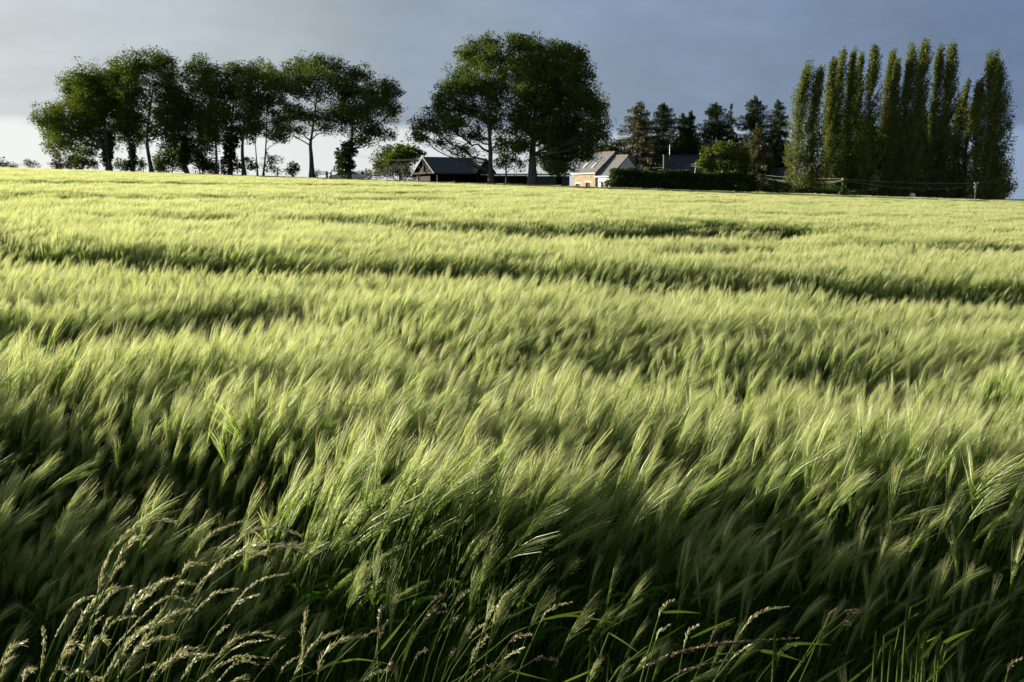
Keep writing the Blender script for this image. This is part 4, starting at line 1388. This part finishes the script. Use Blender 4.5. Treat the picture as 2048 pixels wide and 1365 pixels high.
def wire(label, pts, r=0.016):
    """sagging cable through anchor points (px, py, Y)"""
    P = np.array([at(*p) for p in pts])
    n = 24
    if len(P) == 3:                                # parabola through three points
        t = np.linspace(0, 1, n)[:, None]
        W = P[0] * (1 - t) * (1 - 2 * t) + P[1] * 4 * t * (1 - t) + P[2] * t * (2 * t - 1)
    else:
        t = np.linspace(0, 1, n)[:, None]
        W = P[0] * (1 - t) + P[1] * t - np.array([0, 0, 0.25]) * 4 * t * (1 - t)
    b = MB(); b.tube(W, r, 5)
    o = b.build('power_cable', M_WIRE)
    tag(o, label, 'cable', 'cables strung along the far side of the field', 'thing')


wire('upper cable from the cottage wing to the bracket on the blue slate roof', [(1278, 337, 150), (1330, 335, 145), (1388, 328.5, 139.5)], .010)
wire('lower cable from the cottage wing to the bracket on the blue slate roof', [(1283, 343, 150), (1335, 339, 145), (1388, 332.5, 139.5)], .010)
wire('upper cable from the slate roof bracket to the ivy covered pole', [(1389, 328, 139.5), (1520, 350, 124), (1685, 358, 109.9)], .011)
wire('lower sagging cable from the slate roof bracket to the ivy covered pole', [(1389, 332, 139.5), (1560, 361, 120), (1685, 360, 109.9)], .011)
wire('lowest sagging cable ending at the ivy covered pole', [(1389, 333, 139.5), (1570, 364, 120), (1685, 361, 109.9)], .011)
wire('upper cable from the ivy covered pole to the concrete pole', [(1688, 358, 110.7), (1820, 366, 110.8), (1949, 367, 111)], .011)
wire('lower sagging cable from the ivy covered pole to the concrete pole', [(1688, 361, 110.7), (1835, 378, 110.8), (1949, 371, 111)], .011)
wire('upper cable running right from the concrete pole out of the photo', [(1951, 366, 111), (2010, 364, 115), (2140, 362, 125)], .010)
wire('lower cable running right from the concrete pole out of the photo', [(1951, 371, 111), (2030, 376, 117), (2140, 374, 125)], .010)
wire('upper cable from the thin dark pole to the timber barn', [(677, 299, 128), (770, 319, 125), (848, 314, 122)], .010)
wire('lower cable from the thin dark pole to the timber barn', [(677, 305, 128), (770, 321, 125), (850, 317, 122)], .010)


# ------------------------------------------------------------------ dishes, gate, car
def dish(name, label, px, py, Y, r, mastpx):
    c = at(px, py, Y)
    m0 = at(mastpx, py + 8, Y); m0[2] -= 0.8
    root = empty(name, m0, label, 'dish')
    n = np.array([-0.25, -0.92, 0.30]); n /= np.linalg.norm(n)
    u = np.cross(n, [0, 0, 1.0]); u /= np.linalg.norm(u); v = np.cross(u, n)
    b = MB(); th = np.arange(20) * 2 * math.pi / 20
    rings = []
    for q in (0.05, 0.35, 0.7, 1.0):
        rings.append(c + n * (q * q * 0.16 * r * 1.0) + r * q * (np.cos(th)[:, None] * u + np.sin(th)[:, None] * v))
    back = [p_ - n * 0.02 for p_ in rings]
    for rs in (rings, back):
        V = np.concatenate(rs); F = []
        for i in range(3):
            for j in range(20):
                F.append([i * 20 + j, i * 20 + (j + 1) % 20, (i + 1) * 20 + (j + 1) % 20, (i + 1) * 20 + j])
        b.add(V, F)
    b.build('reflector', plain('dish_grey', (0.50, 0.55, 0.57), 0.5), root, True)
    b = MB(); top = np.array([m0[0], m0[1], c[2] + 0.05])
    b.tube(np.array([m0 - np.array([0, 0, 0.6]), top]), 0.05, 6); b.tube(np.array([top, c - n * 0.02]), 0.035, 6)
    b.build('mast', M_ZINC, root)
    b = MB(); e = c + n * r * 0.9 - v * r * 0.3
    b.tube(np.array([c - v * r * .95, e]), 0.015, 5); b.tube(np.array([e, e - n * 0.12]), 0.04, 6)
    b.build('feed_arm', M_ZINC, root)


dish('satellite_dish', 'grey satellite dish on a mast in front of the dark poplars', 1825, 392, 111.0, 0.30, 1819)
dish('satellite_dish', 'small low dish at the foot of the concrete pole', 1942, 402, 110.8, 0.22, 1946)

gY = 122.0
gz = at(652, 352, gY)
gate = empty('field_gate', gz, 'white rail gate with posts beside the stout oak', 'gate')
kg = mpp(gY)
def gp(px, py): return at(px, py, gY)
b = MB()
for py in (343.5, 346.5, 349.5):
    b.tube(np.array([gp(639, py + .3), gp(653, py)]), 0.035, 4)
for a, c in ((639.5, 646), (646, 653)):
    b.tube(np.array([gp(a, 350), gp(c, 343.5)]), 0.03, 4); b.tube(np.array([gp(a, 343.5), gp(c, 350)]), 0.03, 4)
b.build('gate_panel', M_WHITE, gate)
b = MB(); p = gp(654, 354); b.box((p[0] - .12, gY - .12, p[2] - .8), (p[0] + .12, gY + .12, gp(654, 343)[2]))
b.build('gate_post', plain('grey_post', (0.28, 0.29, 0.3), 0.8), gate)
pz = gp(662, 354)
wp = empty('wooden_post', pz, 'dark leaning wooden post between the white gate and the thin pole', 'post')
b = MB(); b.tube(np.array([pz - np.array([0, 0, .6]), gp(662, 346), gp(665, 340)]), [0.09, 0.09, 0.06], 6); b.build('shaft', M_TIMBER, wp)
b = MB(); b.tube(np.array([gp(655, 347.5), gp(661.3, 347)]), 0.05, 4); b.build('cross_rail', M_TIMBER, wp)

for i, (px, lab) in enumerate(((437, 'thin fence stake left of the thick ivy column trunk'), (447, 'thin dark stake touching the ivy column trunk'), (474, 'thin fence stake between the ivy column trunk and the clean trunk'))):
    p = at(px, 350, 121)
    st_ = empty('fence_stake', p, lab, 'stake', 'fence stakes between the oaks')
    b = MB(); b.tube(np.array([p - np.array([0, 0, .8]), at(px, 335, 121), at(px, 322, 121)]), [.045, .04, .035], 6); b.build('shaft', M_TIMBER, st_)

# white car behind the right hand oak: only its roof clears the crop
CO = at(694, 366, 126.0)
car = empty('parked_car', CO, 'white car parked behind the ivy oak, only its roof showing over the barley', 'car')
cf = lambda V: np.asarray(V, float) + CO
prof = [(-2.1, .35), (-2.12, .75), (-1.9, .92), (-1.25, 1.0), (-0.85, 1.38), (-0.2, 1.50), (0.7, 1.48), (1.3, 1.32), (1.8, 1.02), (2.1, .9), (2.12, .4)]
b = MB(); b.prism([(a, -.82, z_) for a, z_ in prof], (0, 1.64, 0), cf); b.build('body', plain('white_car_paint', (0.8, 0.8, 0.79), 0.25), car)
b = MB()
b.prism([(-1.1, -.826, 1.02), (0.05, -.826, 1.02), (0.05, -.826, 1.42), (-0.2, -.826, 1.42), (-0.78, -.826, 1.33)], (0, .004, 0), cf)
b.prism([(0.13, -.826, 1.02), (1.45, -.826, 1.02), (1.2, -.826, 1.26), (0.7, -.826, 1.40), (0.13, -.826, 1.42)], (0, .004, 0), cf)
b.build('side_window', M_GLASSD, car)
for xx in (-1.35, 1.3):
    for yy in (-.84, .62):
        b = MB(); b.tube(cf(np.array([(xx, yy, .32), (xx, yy + .22, .32)])), 0.32, 16); w_ = b.build('wheel', plain('tyre', (.03, .03, .03), .9), car)

# ------------------------------------------------------------------ wild grasses on the verge in front of the crop
def z1(*p): return [(x * 680 / 2048, 1000 + y * 365 / 1099) for x, y in p]
def z2(*p): return [(500 + x * 600 / 2048, 1130 + y * 235 / 802) for x, y in p]
def z3(*p): return [(1000 + x * 600 / 2048, 1130 + y * 235 / 802) for x, y in p]
def z4(*p): return [(1500 + x * 548 / 2048, 1130 + y * 235 / 878) for x, y in p]


def smooth(P, n):
    P = np.asarray(P, float)
    if len(P) == 2:
        return P[0] + (P[1] - P[0]) * np.linspace(0, 1, n)[:, None]
    T = np.linspace(0, len(P) - 1, n); i = np.minimum(T.astype(int), len(P) - 2); f = (T - i)[:, None]
    Pm = np.concatenate([[2 * P[0] - P[1]], P, [2 * P[-1] - P[-2]]])
    p0, p1, p2, p3 = Pm[i], Pm[i + 1], Pm[i + 2], Pm[i + 3]
    return 0.5 * ((2 * p1) + (-p0 + p2) * f + (2 * p0 - 5 * p1 + 4 * p2 - p3) * f ** 2 + (-p0 + 3 * p1 - 3 * p2 + p3) * f ** 3)


def pix3(P, Y, tilt=0.0):
    n = len(P)
    return np.array([at(px, py, Y + tilt * i / max(1, n - 1)) for i, (px, py) in enumerate(P)])


GRP = {'plume': 'feathery grass heads in the left corner', 'spike': 'slender grass spikes along the verge', 'brown': 'brown grass heads along the verge',
       'blade': 'loose green grass blades', 'kink': 'kinked green grass stalks at the right'}


def stem_to_ground(p0, tang, r=0.0011):
    """from a head's foot down to the soil"""
    gx = p0[0] - 0.34 * tang[0] / (abs(tang[2]) + 0.5) + rng.normal(0, .02)
    gy = p0[1] - 0.02 + rng.normal(0, .03)
    g_ = np.array([gx, gy, float(ground_z(gx, gy))])
    c1 = p0 - tang * 0.22
    t = np.linspace(0, 1, 10)[:, None]
    c2 = g_ + np.array([0, 0, 0.35])
    return g_, (1 - t) ** 3 * p0 + 3 * t * (1 - t) ** 2 * c1 + 3 * t ** 2 * (1 - t) * c2 + t ** 3 * g_


def head_mesh(H, kind):
    """spikelets along the head path"""
    n = len(H)
    seg = np.linalg.norm(np.diff(H, axis=0), axis=1); L = seg.sum()
    T = np.gradient(H, axis=0); T /= np.linalg.norm(T, axis=1)[:, None]
    b = MB()
    b.tube(H, np.linspace(0.0010, 0.0005, n), 4, False)
    dens, ln, wd, sprd = {'plume': (1100, 0.0076, 0.0020, 0.42), 'spike': (700, 0.0070, 0.0021, 0.27), 'oat': (800, 0.0094, 0.0017, 0.36), 'brown': (1000, 0.0056, 0.0024, 0.6)}[kind]
    m = max(24, int(dens * L))
    q = np.sort(rng.uniform(0, 1, m))
    I = np.clip(q * (n - 1), 0, n - 1.001); j = I.astype(int); f = (I - j)[:, None]
    P = H[j] * (1 - f) + H[j + 1] * f
    t = T[j]
    nv = rng.normal(size=(m, 3)); nv -= (nv * t).sum(1)[:, None] * t; nv /= np.linalg.norm(nv, axis=1)[:, None]
    env = np.sin(np.clip(q * 0.92 + 0.06, 0, 1) * math.pi) ** 0.6
    d = t + nv * sprd * rng.uniform(0.4, 1.1, m)[:, None]; d /= np.linalg.norm(d, axis=1)[:, None]
    s = ln * rng.uniform(0.7, 1.3, m) * (0.45 + 0.65 * env)
    base = P + nv * (0.0022 * env * rng.uniform(0.3, 1.2, m))[:, None]
    w = np.cross(d, rng.normal(size=(m, 3))); w /= np.linalg.norm(w, axis=1)[:, None]
    ww = wd * (0.5 + 0.6 * env)
    e = base + d * s[:, None]
    mid = base + d * (s * 0.42)[:, None]
    b.quads(np.stack([base, mid + w * (ww * .5)[:, None], e, mid - w * (ww * .5)[:, None]], 1))
    if kind in ('plume', 'oat'):                       # fine hairs beyond the spikelets
        hn = m // 2
        idx = rng.integers(0, m, hn)
        e2 = e[idx] + d[idx] * 0.006 + rng.normal(size=(hn, 3)) * 0.002
        sd = w[idx] * 0.0004
        b.quads(np.stack([e[idx] - sd, e[idx] + sd, e2 + sd * .3, e2 - sd * .3], 1))
    return b


def grass(kind, pts, label, Y=None, leaf=None):
    Y = Y or rng.uniform(1.35, 1.85)
    P = pix3(smooth(pts, 12), Y, rng.uniform(-0.05, 0.08))
    tg = P[0] - P[1]; tg = -tg / np.linalg.norm(tg)
    foot, st = stem_to_ground(P[0], tg)
    mat = {'brown': M_STRAWB}.get(kind, M_STRAW)
    root = empty('grass_stalk', foot, label, 'grass stalk', GRP['plume' if kind == 'plume' else 'brown' if kind == 'brown' else 'spike'])
    b = MB(); b.tube(st, np.linspace(0.0010, 0.0017, len(st)), 5, False)
    b.build('stem', M_GRASS, root, True)
    head_mesh(P, kind).build('seed_head', mat, root, True)
    if leaf is None and rng.uniform() < 0.45:
        j = rng.integers(4, 7); s0 = st[j]
        a = rng.uniform(-0.5, 0.9); LL = rng.uniform(0.12, 0.22)
        tt = np.linspace(0, 1, 6)[:, None]
        lf = s0 + np.array([math.cos(a), rng.normal(0, .3), 0.9]) * LL * tt + np.array([0.05, 0, -0.10]) * tt ** 2
        b = MB(); b.ribbon(lf, [.003, .005, .005, .004, .003, .0006], [0.2, 1, 0.1]); b.build('leaf', M_GRASS, root, True)
    if leaf:
        lf = pix3(smooth(leaf, 8), Y)
        b = MB(); b.ribbon(lf, np.array([.002, .0045, .005, .005, .004, .003, .002, .0005]), [0.2, 1, .2]); b.build('leaf', M_GRASS, root, True)


def blade(pts, label, Y=None, w=0.0042, name='grass_stalk', stem_pts=None):
    """a bare blade, or a stalk with a kinked blade"""
    Y = Y or rng.uniform(1.35, 1.8)
    P = pix3(smooth(pts, 9), Y, rng.uniform(-0.1, 0.1))
    if stem_pts is None:
        tg = (P[1] - P[0]) / np.linalg.norm(P[1] - P[0])
        foot, st = stem_to_ground(P[0], tg)
        root = empty(name, foot, label, 'grass blade', GRP['blade'])
    else:
        S = pix3(stem_pts, Y)
        S[-1] = P[0]
        foot = S[0].copy(); foot[2] = float(ground_z(foot[0], foot[1]))
        st = smooth(np.concatenate([[foot], S]), 10)[::-1]
        root = empty(name, foot, label, 'grass stalk', GRP['kink'])
    b = MB(); b.tube(st, np.linspace(0.0011, 0.0018, len(st)), 5, False); b.build('stem', M_GRASS, root, True)
    b = MB(); b.ribbon(P, w * np.array([.7, 1, 1, .95, .85, .7, .5, .3, .08]), [0.25, 1, 0.1]); b.build('leaf', M_GRASS, root, True)


G = grass
# left corner plumes
G('plume', z1((0, 1000), (60, 900), (140, 865)), 'feathery head curving right at the left edge of the photo, upper of two')
G('plume', z1((8, 1070), (35, 985), (85, 945)), 'feathery head hugging the left edge, just under the upper one')
G('plume', z1((140, 1095), (160, 1030), (215, 1022)), 'short hooked feathery head low at the left, third from the left edge')
G('spike', z1((335, 825), (415, 680), (490, 610), (570, 580)), 'long slim pale head arching alone on the left side of the clump')
G('plume', z1((400, 880), (500, 700), (590, 590), (690, 525)), 'thick pale head behind the long slim arching one')
G('spike', z1((248, 1010), (266, 850), (256, 760)), 'thin upright spike standing straight at the left of the clump')
G('plume', z1((370, 950), (405, 880), (460, 868), (522, 915)), 'bright hooked head curling over to the right, left one of the hooked pair')
G('plume', z1((505, 985), (555, 885), (600, 840), (655, 858)), 'bright hooked head curling over, right one of the hooked pair')
G('plume', z1((545, 720), (620, 620), (690, 545), (775, 528)), 'pale head leaning right with its tip level, middle of the clump')
G('oat', z1((590, 560), (650, 350), (760, 210), (900, 120), (1050, 135)), 'longest plume at the top left, nodding far to the right')
G('plume', z1((690, 400), (745, 310), (800, 245), (870, 215)), 'brownish lit head just below the longest plume')
G('plume', z1((655, 500), (690, 430), (745, 380)), 'short head half hidden under the brownish lit head')
G('plume', z1((740, 690), (800, 595), (920, 520), (1070, 460)), 'straight pale head pointing up right in the middle of the clump')
G('plume', z1((795, 680), (830, 620), (930, 540), (990, 480)), 'pale head lying close under the straight pale one')
G('plume', z1((1180, 345), (1230, 250), (1320, 180), (1460, 130)), 'bold pink tinged head above the clump, reaching to the upper right')
G('plume', z1((1085, 470), (1125, 405), (1170, 385), (1235, 385)), 'small head below the bold pink tinged one')
G('plume', z1((1035, 570), (1075, 515), (1110, 498), (1170, 505)), 'small nodding head in the gap right of the clump middle')
G('oat', z1((1140, 610), (1240, 470), (1360, 360), (1500, 320), (1640, 345)), 'long silvery plume sweeping right, lowest of the silvery ones')
G('oat', z1((1390, 290), (1480, 210), (1600, 165), (1720, 180), (1810, 212)), 'top silvery plume arching over at the right of the clump')
G('oat', z1((1240, 470), (1400, 340), (1560, 270), (1750, 280), (1880, 335)), 'silvery plume drooping at its tip under the top silvery one')
G('oat', z1((1470, 370), (1600, 310), (1740, 275), (1910, 262)), 'silvery plume reaching farthest right of the clump')
G('spike', z1((705, 870), (820, 745), (960, 610), (1070, 590), (1175, 635)), 'slim head with a drooping grey tip across the middle of the clump')
G('plume', z1((630, 1070), (730, 900), (850, 780), (1030, 735)), 'dense golden head low in the clump, left of a pair')
G('plume', z1((770, 980), (900, 800), (1010, 710), (1135, 660)), 'dense golden head low in the clump, right of a pair')
G('plume', z1((690, 1010), (790, 850), (900, 760), (1000, 640)), 'dense golden head between the low pair, leaning steeply')
G('spike', z1((1135, 725), (1240, 605), (1330, 555), (1440, 540)), 'grey green head right of the dense golden pair')
G('spike', z1((1370, 700), (1460, 570), (1580, 480), (1740, 442)), 'straight slim head at the right side of the clump')
G('spike', z1((1305, 815), (1335, 785), (1375, 755)), 'tiny head on the stalk at the right side of the clump')
G('spike', z1((1395, 645), (1470, 600), (1560, 570)), 'small side head under the straight slim one')
G('oat', z1((1290, 970), (1400, 855), (1540, 805), (1680, 832)), 'grey arching head low right of the clump, tip bending down')
G('spike', z1((1395, 905), (1490, 860), (1615, 845)), 'level grey head just under the arching grey one')
G('plume', z1((975, 1040), (1040, 960), (1100, 905), (1175, 890)), 'pale head low in the corner, left of three')
G('plume', z1((890, 1095), (1000, 985), (1100, 935), (1210, 935)), 'pale head low in the corner, longest of three')
G('plume', z1((1095, 1080), (1160, 980), (1210, 945), (1290, 935)), 'pale head low in the corner, right of three')
G('spike', z1((1190, 1095), (1320, 1000), (1450, 945), (1610, 950)), 'long low head lying nearly flat right of the corner three')
G('spike', z1((1310, 1095), (1400, 1000), (1480, 970), (1550, 990)), 'short low head lying under the long flat one')
G('brown', z1((1570, 1040), (1630, 970), (1715, 875)), 'brown ribbed head leaning right beside the clump')
G('spike', z1((820, 1045), (900, 995), (1010, 985)), 'thin level head low between the golden heads')
G('plume', z1((710, 1070), (820, 920), (930, 845), (1070, 830)), 'wide pale head arching right above the low level heads')
G('plume', z1((300, 1095), (335, 1030), (370, 1020), (410, 1045)), 'low bright hooked head at the bottom edge, left one')
G('plume', z1((390, 1095), (450, 1040), (500, 1035), (550, 1062)), 'low bright hooked head at the bottom edge, right one')
G('plume', z1((1390, 1098), (1435, 1080), (1490, 1078)), 'stub of a head at the bottom edge under the grey heads')
G('spike', z1((612, 830), (635, 750), (670, 705)), 'small upright head left of the golden heads')
G('spike', z1((640, 790), (700, 725), (815, 698)), 'thin head bending right of the small upright one')
G('plume', z1((540, 1095), (580, 1075), (620, 1085)), 'small tuft of a head on the bottom edge of the clump')
G('spike', z1((480, 900), (540, 780), (620, 700)), 'green stemmed slim head behind the hooked pair')
G('plume', z1((330, 1040), (390, 940), (440, 905)), 'pale head behind the left hooked one')
# middle verge
G('oat', z2((360, 600), (362, 500), (368, 410), (374, 318)), 'tall upright open head standing alone in the lower left middle')
G('oat', z2((465, 745), (490, 640), (570, 550), (660, 505), (750, 490)), 'pale arching head right of the tall upright one')
G('oat', z2((305, 745), (380, 610), (480, 510), (600, 455)), 'long slanting head crossing behind the tall upright one')
G('spike', z2((205, 745), (245, 685), (325, 632)), 'short pale head low at the left of the tall upright one')
G('brown', z2((755, 505), (830, 462), (912, 420)), 'grey brown head pointing right over the dark stems')
G('brown', z2((870, 545), (890, 470), (950, 375)), 'small brown head beside the grey brown one, upright')
G('brown', z2((878, 400), (888, 340), (895, 275)), 'small upright brown head above the others in the middle')
G('brown', z2((1195, 372), (1240, 325), (1340, 322)), 'brown clustered head bent level, lower of two')
G('brown', z2((1240, 260), (1290, 215), (1342, 207)), 'brown clustered head bent level, upper of two')
G('brown', z2((1400, 262), (1440, 215), (1495, 175)), 'brown head leaning right above the verge centre')
G('brown', z2((1365, 435), (1390, 385), (1425, 348)), 'small brown head below the leaning brown one')
G('spike', z2((1660, 405), (1690, 290), (1730, 220), (1792, 165)), 'bright ribbed spike, tallest in the verge centre')
G('spike', z2((1590, 460), (1630, 340), (1705, 268)), 'pale spike just left of the tallest bright spike')
G('spike', z2((1495, 505), (1550, 440), (1615, 398)), 'slim spike slanting right under the pale one')
G('oat', z2((1510, 665), (1550, 570), (1610, 500)), 'fluffy head low in the verge centre')
G('brown', z2((1775, 525), (1830, 488), (1930, 475)), 'brown head bending level right of the verge centre')
G('spike', z2((1740, 640), (1800, 600), (1872, 565)), 'pale pointed head under the level brown one')
G('brown', z2((1500, 775), (1600, 705), (1740, 660)), 'brown trailing head along the bottom of the verge centre')
G('spike', z2((775, 795), (840, 745), (932, 714)), 'low slanting head on the bottom edge left of centre')
G('brown', z2((938, 735), (950, 700), (968, 668)), 'tiny dark head above the low slanting one')
G('brown', z2((1130, 640), (1160, 605), (1210, 575)), 'dim brown head deep among the dark stems')
G('brown', z2((1360, 640), (1380, 600), (1400, 572)), 'dim small head on a slanting stem near the verge centre')
# right verge
G('spike', z3((278, 390), (320, 320), (385, 280), (482, 255)), 'bright ribbed head with two level leaves, right of centre', leaf=z3((300, 372), (480, 345), (780, 395)))
G('spike', z3((1085, 355), (1105, 300), (1140, 265), (1192, 240)), 'green ribbed head with a level leaf, right half', leaf=z3((1110, 325), (1230, 320), (1365, 330)))
G('spike', z3((1065, 515), (1085, 460), (1155, 413)), 'small ribbed head lower on the right half')
G('spike', z3((1255, 565), (1285, 460), (1352, 413)), 'slim head right of the small ribbed one', leaf=z3((1300, 500), (1450, 430), (1610, 360)))
G('brown', z3((1440, 515), (1475, 445), (1592, 388)), 'reddish brown head on the right half')
G('spike', z3((1640, 470), (1720, 365), (1830, 305), (1975, 285)), 'long tapering head bending level on the right half')
G('brown', z3((970, 705), (1150, 625), (1400, 555), (1700, 520), (2050, 500)), 'very long dark trailing head lying across the right half')
G('brown', z3((1180, 760), (1350, 690), (1560, 650)), 'dark reddish head below the very long trailing one')
G('spike', z3((1580, 645), (1640, 590), (1722, 540)), 'pale open head between the trailing heads')
G('spike', z3((1910, 600), (1960, 560), (2032, 538)), 'pale head bending right at the far side of the trailing heads')
G('brown', z3((235, 650), (290, 635), (390, 645)), 'brown head lying level low near the centre')
G('brown', z4((590, 390), (610, 355), (655, 325)), 'rusty round clustered head, left of the rusty pair')
G('brown', z4((705, 355), (760, 345), (845, 350)), 'rusty round clustered head, right of the rusty pair')
G('brown', z4((680, 442), (715, 432), (750, 445)), 'small rusty head under the rusty pair')
G('brown', z4((1930, 790), (1955, 740), (2038, 690)), 'pale brown head at the right edge of the photo')
# blades
blade(z2((895, 575), (990, 460), (1090, 330)), 'green blade slanting up right in the dark left of centre')
blade(z2((1050, 655), (1090, 520), (1135, 400)), 'broad dull green blade standing in the dark centre', w=0.006)
blade(z2((630, 660), (750, 645), (960, 678)), 'thin green blade lying level low left of centre')
blade(z2((1680, 395), (1850, 320), (2010, 235)), 'bright green blade slanting up right over the verge centre', w=.0048)
blade(z2((430, 745), (540, 680), (640, 625)), 'green blade crossing low under the pale arching head')
blade(z3((340, 362), (500, 330), (685, 297)), 'green blade reaching up right from the bright ribbed head', w=.0048)
blade(z3((440, 800), (570, 745), (685, 690)), 'pale blade rising right on the bottom edge right of centre')
blade(z3((1780, 585), (1910, 610), (2050, 655)), 'pale broad blade drooping right among the trailing heads', w=.007)
blade(z3((55, 720), (180, 750), (340, 790)), 'dull green blade drooping right at the bottom centre')
blade(z3((1000, 560), (1130, 490), (1290, 390)), 'green blade crossing the green ribbed head')
blade(z4((500, 880), (640, 790), (795, 693)), 'olive blade rising right at the bottom right', w=.0048)
blade(z4((740, 878), (850, 790), (955, 700)), 'green blade left of the kinked stalks', w=.0048)
blade(z4((1185, 872), (1240, 815), (1305, 755)), 'short green blade low among the kinked stalks', w=.005)
blade(z4((1335, 862), (1430, 760), (1545, 640)), 'green blade rising right of the kinked stalks', w=.0048)
K = lambda st, lf, lab, w=.006: blade(z4(*lf), lab, None, w, 'grass_stalk', z4(*st))
blade(z3((745, 465), (850, 530), (955, 605)), 'tall thin stalk folded sharply down at its top, right of centre', None, .003, 'grass_stalk', z3((600, 830), (675, 640), (745, 465)))
blade(z3((810, 700), (980, 600), (1155, 500)), 'stalk with a long straight blade right of the folded one', None, .004, 'grass_stalk', z3((730, 830), (770, 760), (810, 700)))
K(((985, 890), (995, 700), (1002, 530)), ((1002, 530), (1120, 455), (1285, 335)), 'kinked stalk with the widest bright blade', .006)
K(((1030, 890), (1075, 680), (1122, 450)), ((1122, 450), (1185, 405), (1260, 365)), 'kinked stalk just right of the widest blade')
K(((1150, 640), (1175, 480), (1205, 315)), ((1205, 315), (1280, 280), (1378, 207)), 'tallest kinked stalk in the right corner', .004)
K(((1095, 890), (1118, 780), (1140, 670)), ((1140, 670), (1200, 590), (1278, 475)), 'kinked stalk under the tallest one', .004)
K(((915, 890), (945, 760), (978, 635)), ((978, 635), (1030, 585), (1092, 545)), 'leftmost kinked stalk of the right corner')
K(((1200, 890), (1215, 780), (1235, 660)), ((1235, 660), (1300, 575), (1355, 490)), 'kinked stalk left of the long double blade', .004)
K(((1238, 890), (1255, 800), (1275, 712)), ((1275, 712), (1350, 620), (1442, 500)), 'kinked stalk with the long double blade')
K(((1280, 890), (1320, 740), (1360, 592)), ((1360, 592), (1400, 540), (1442, 482)), 'kinked stalk ending in a short pointed blade', .004)
K(((1375, 890), (1410, 740), (1447, 582)), ((1447, 582), (1550, 530), (1682, 478)), 'kinked stalk with a blade reaching farthest right')
K(((1395, 890), (1430, 770), (1467, 645)), ((1467, 645), (1560, 570), (1672, 488)), 'lower kinked stalk beside the farthest reaching one')
K(((1255, 890), (1280, 700), (1290, 590)), ((1290, 590), (1370, 550), (1445, 508)), 'inner kinked stalk in the middle of the right corner', .004)
K(((165, 890), (200, 760), (230, 640)), ((230, 640), (340, 590), (605, 597)), 'kinked stalk with a long level blade left of the rusty heads')
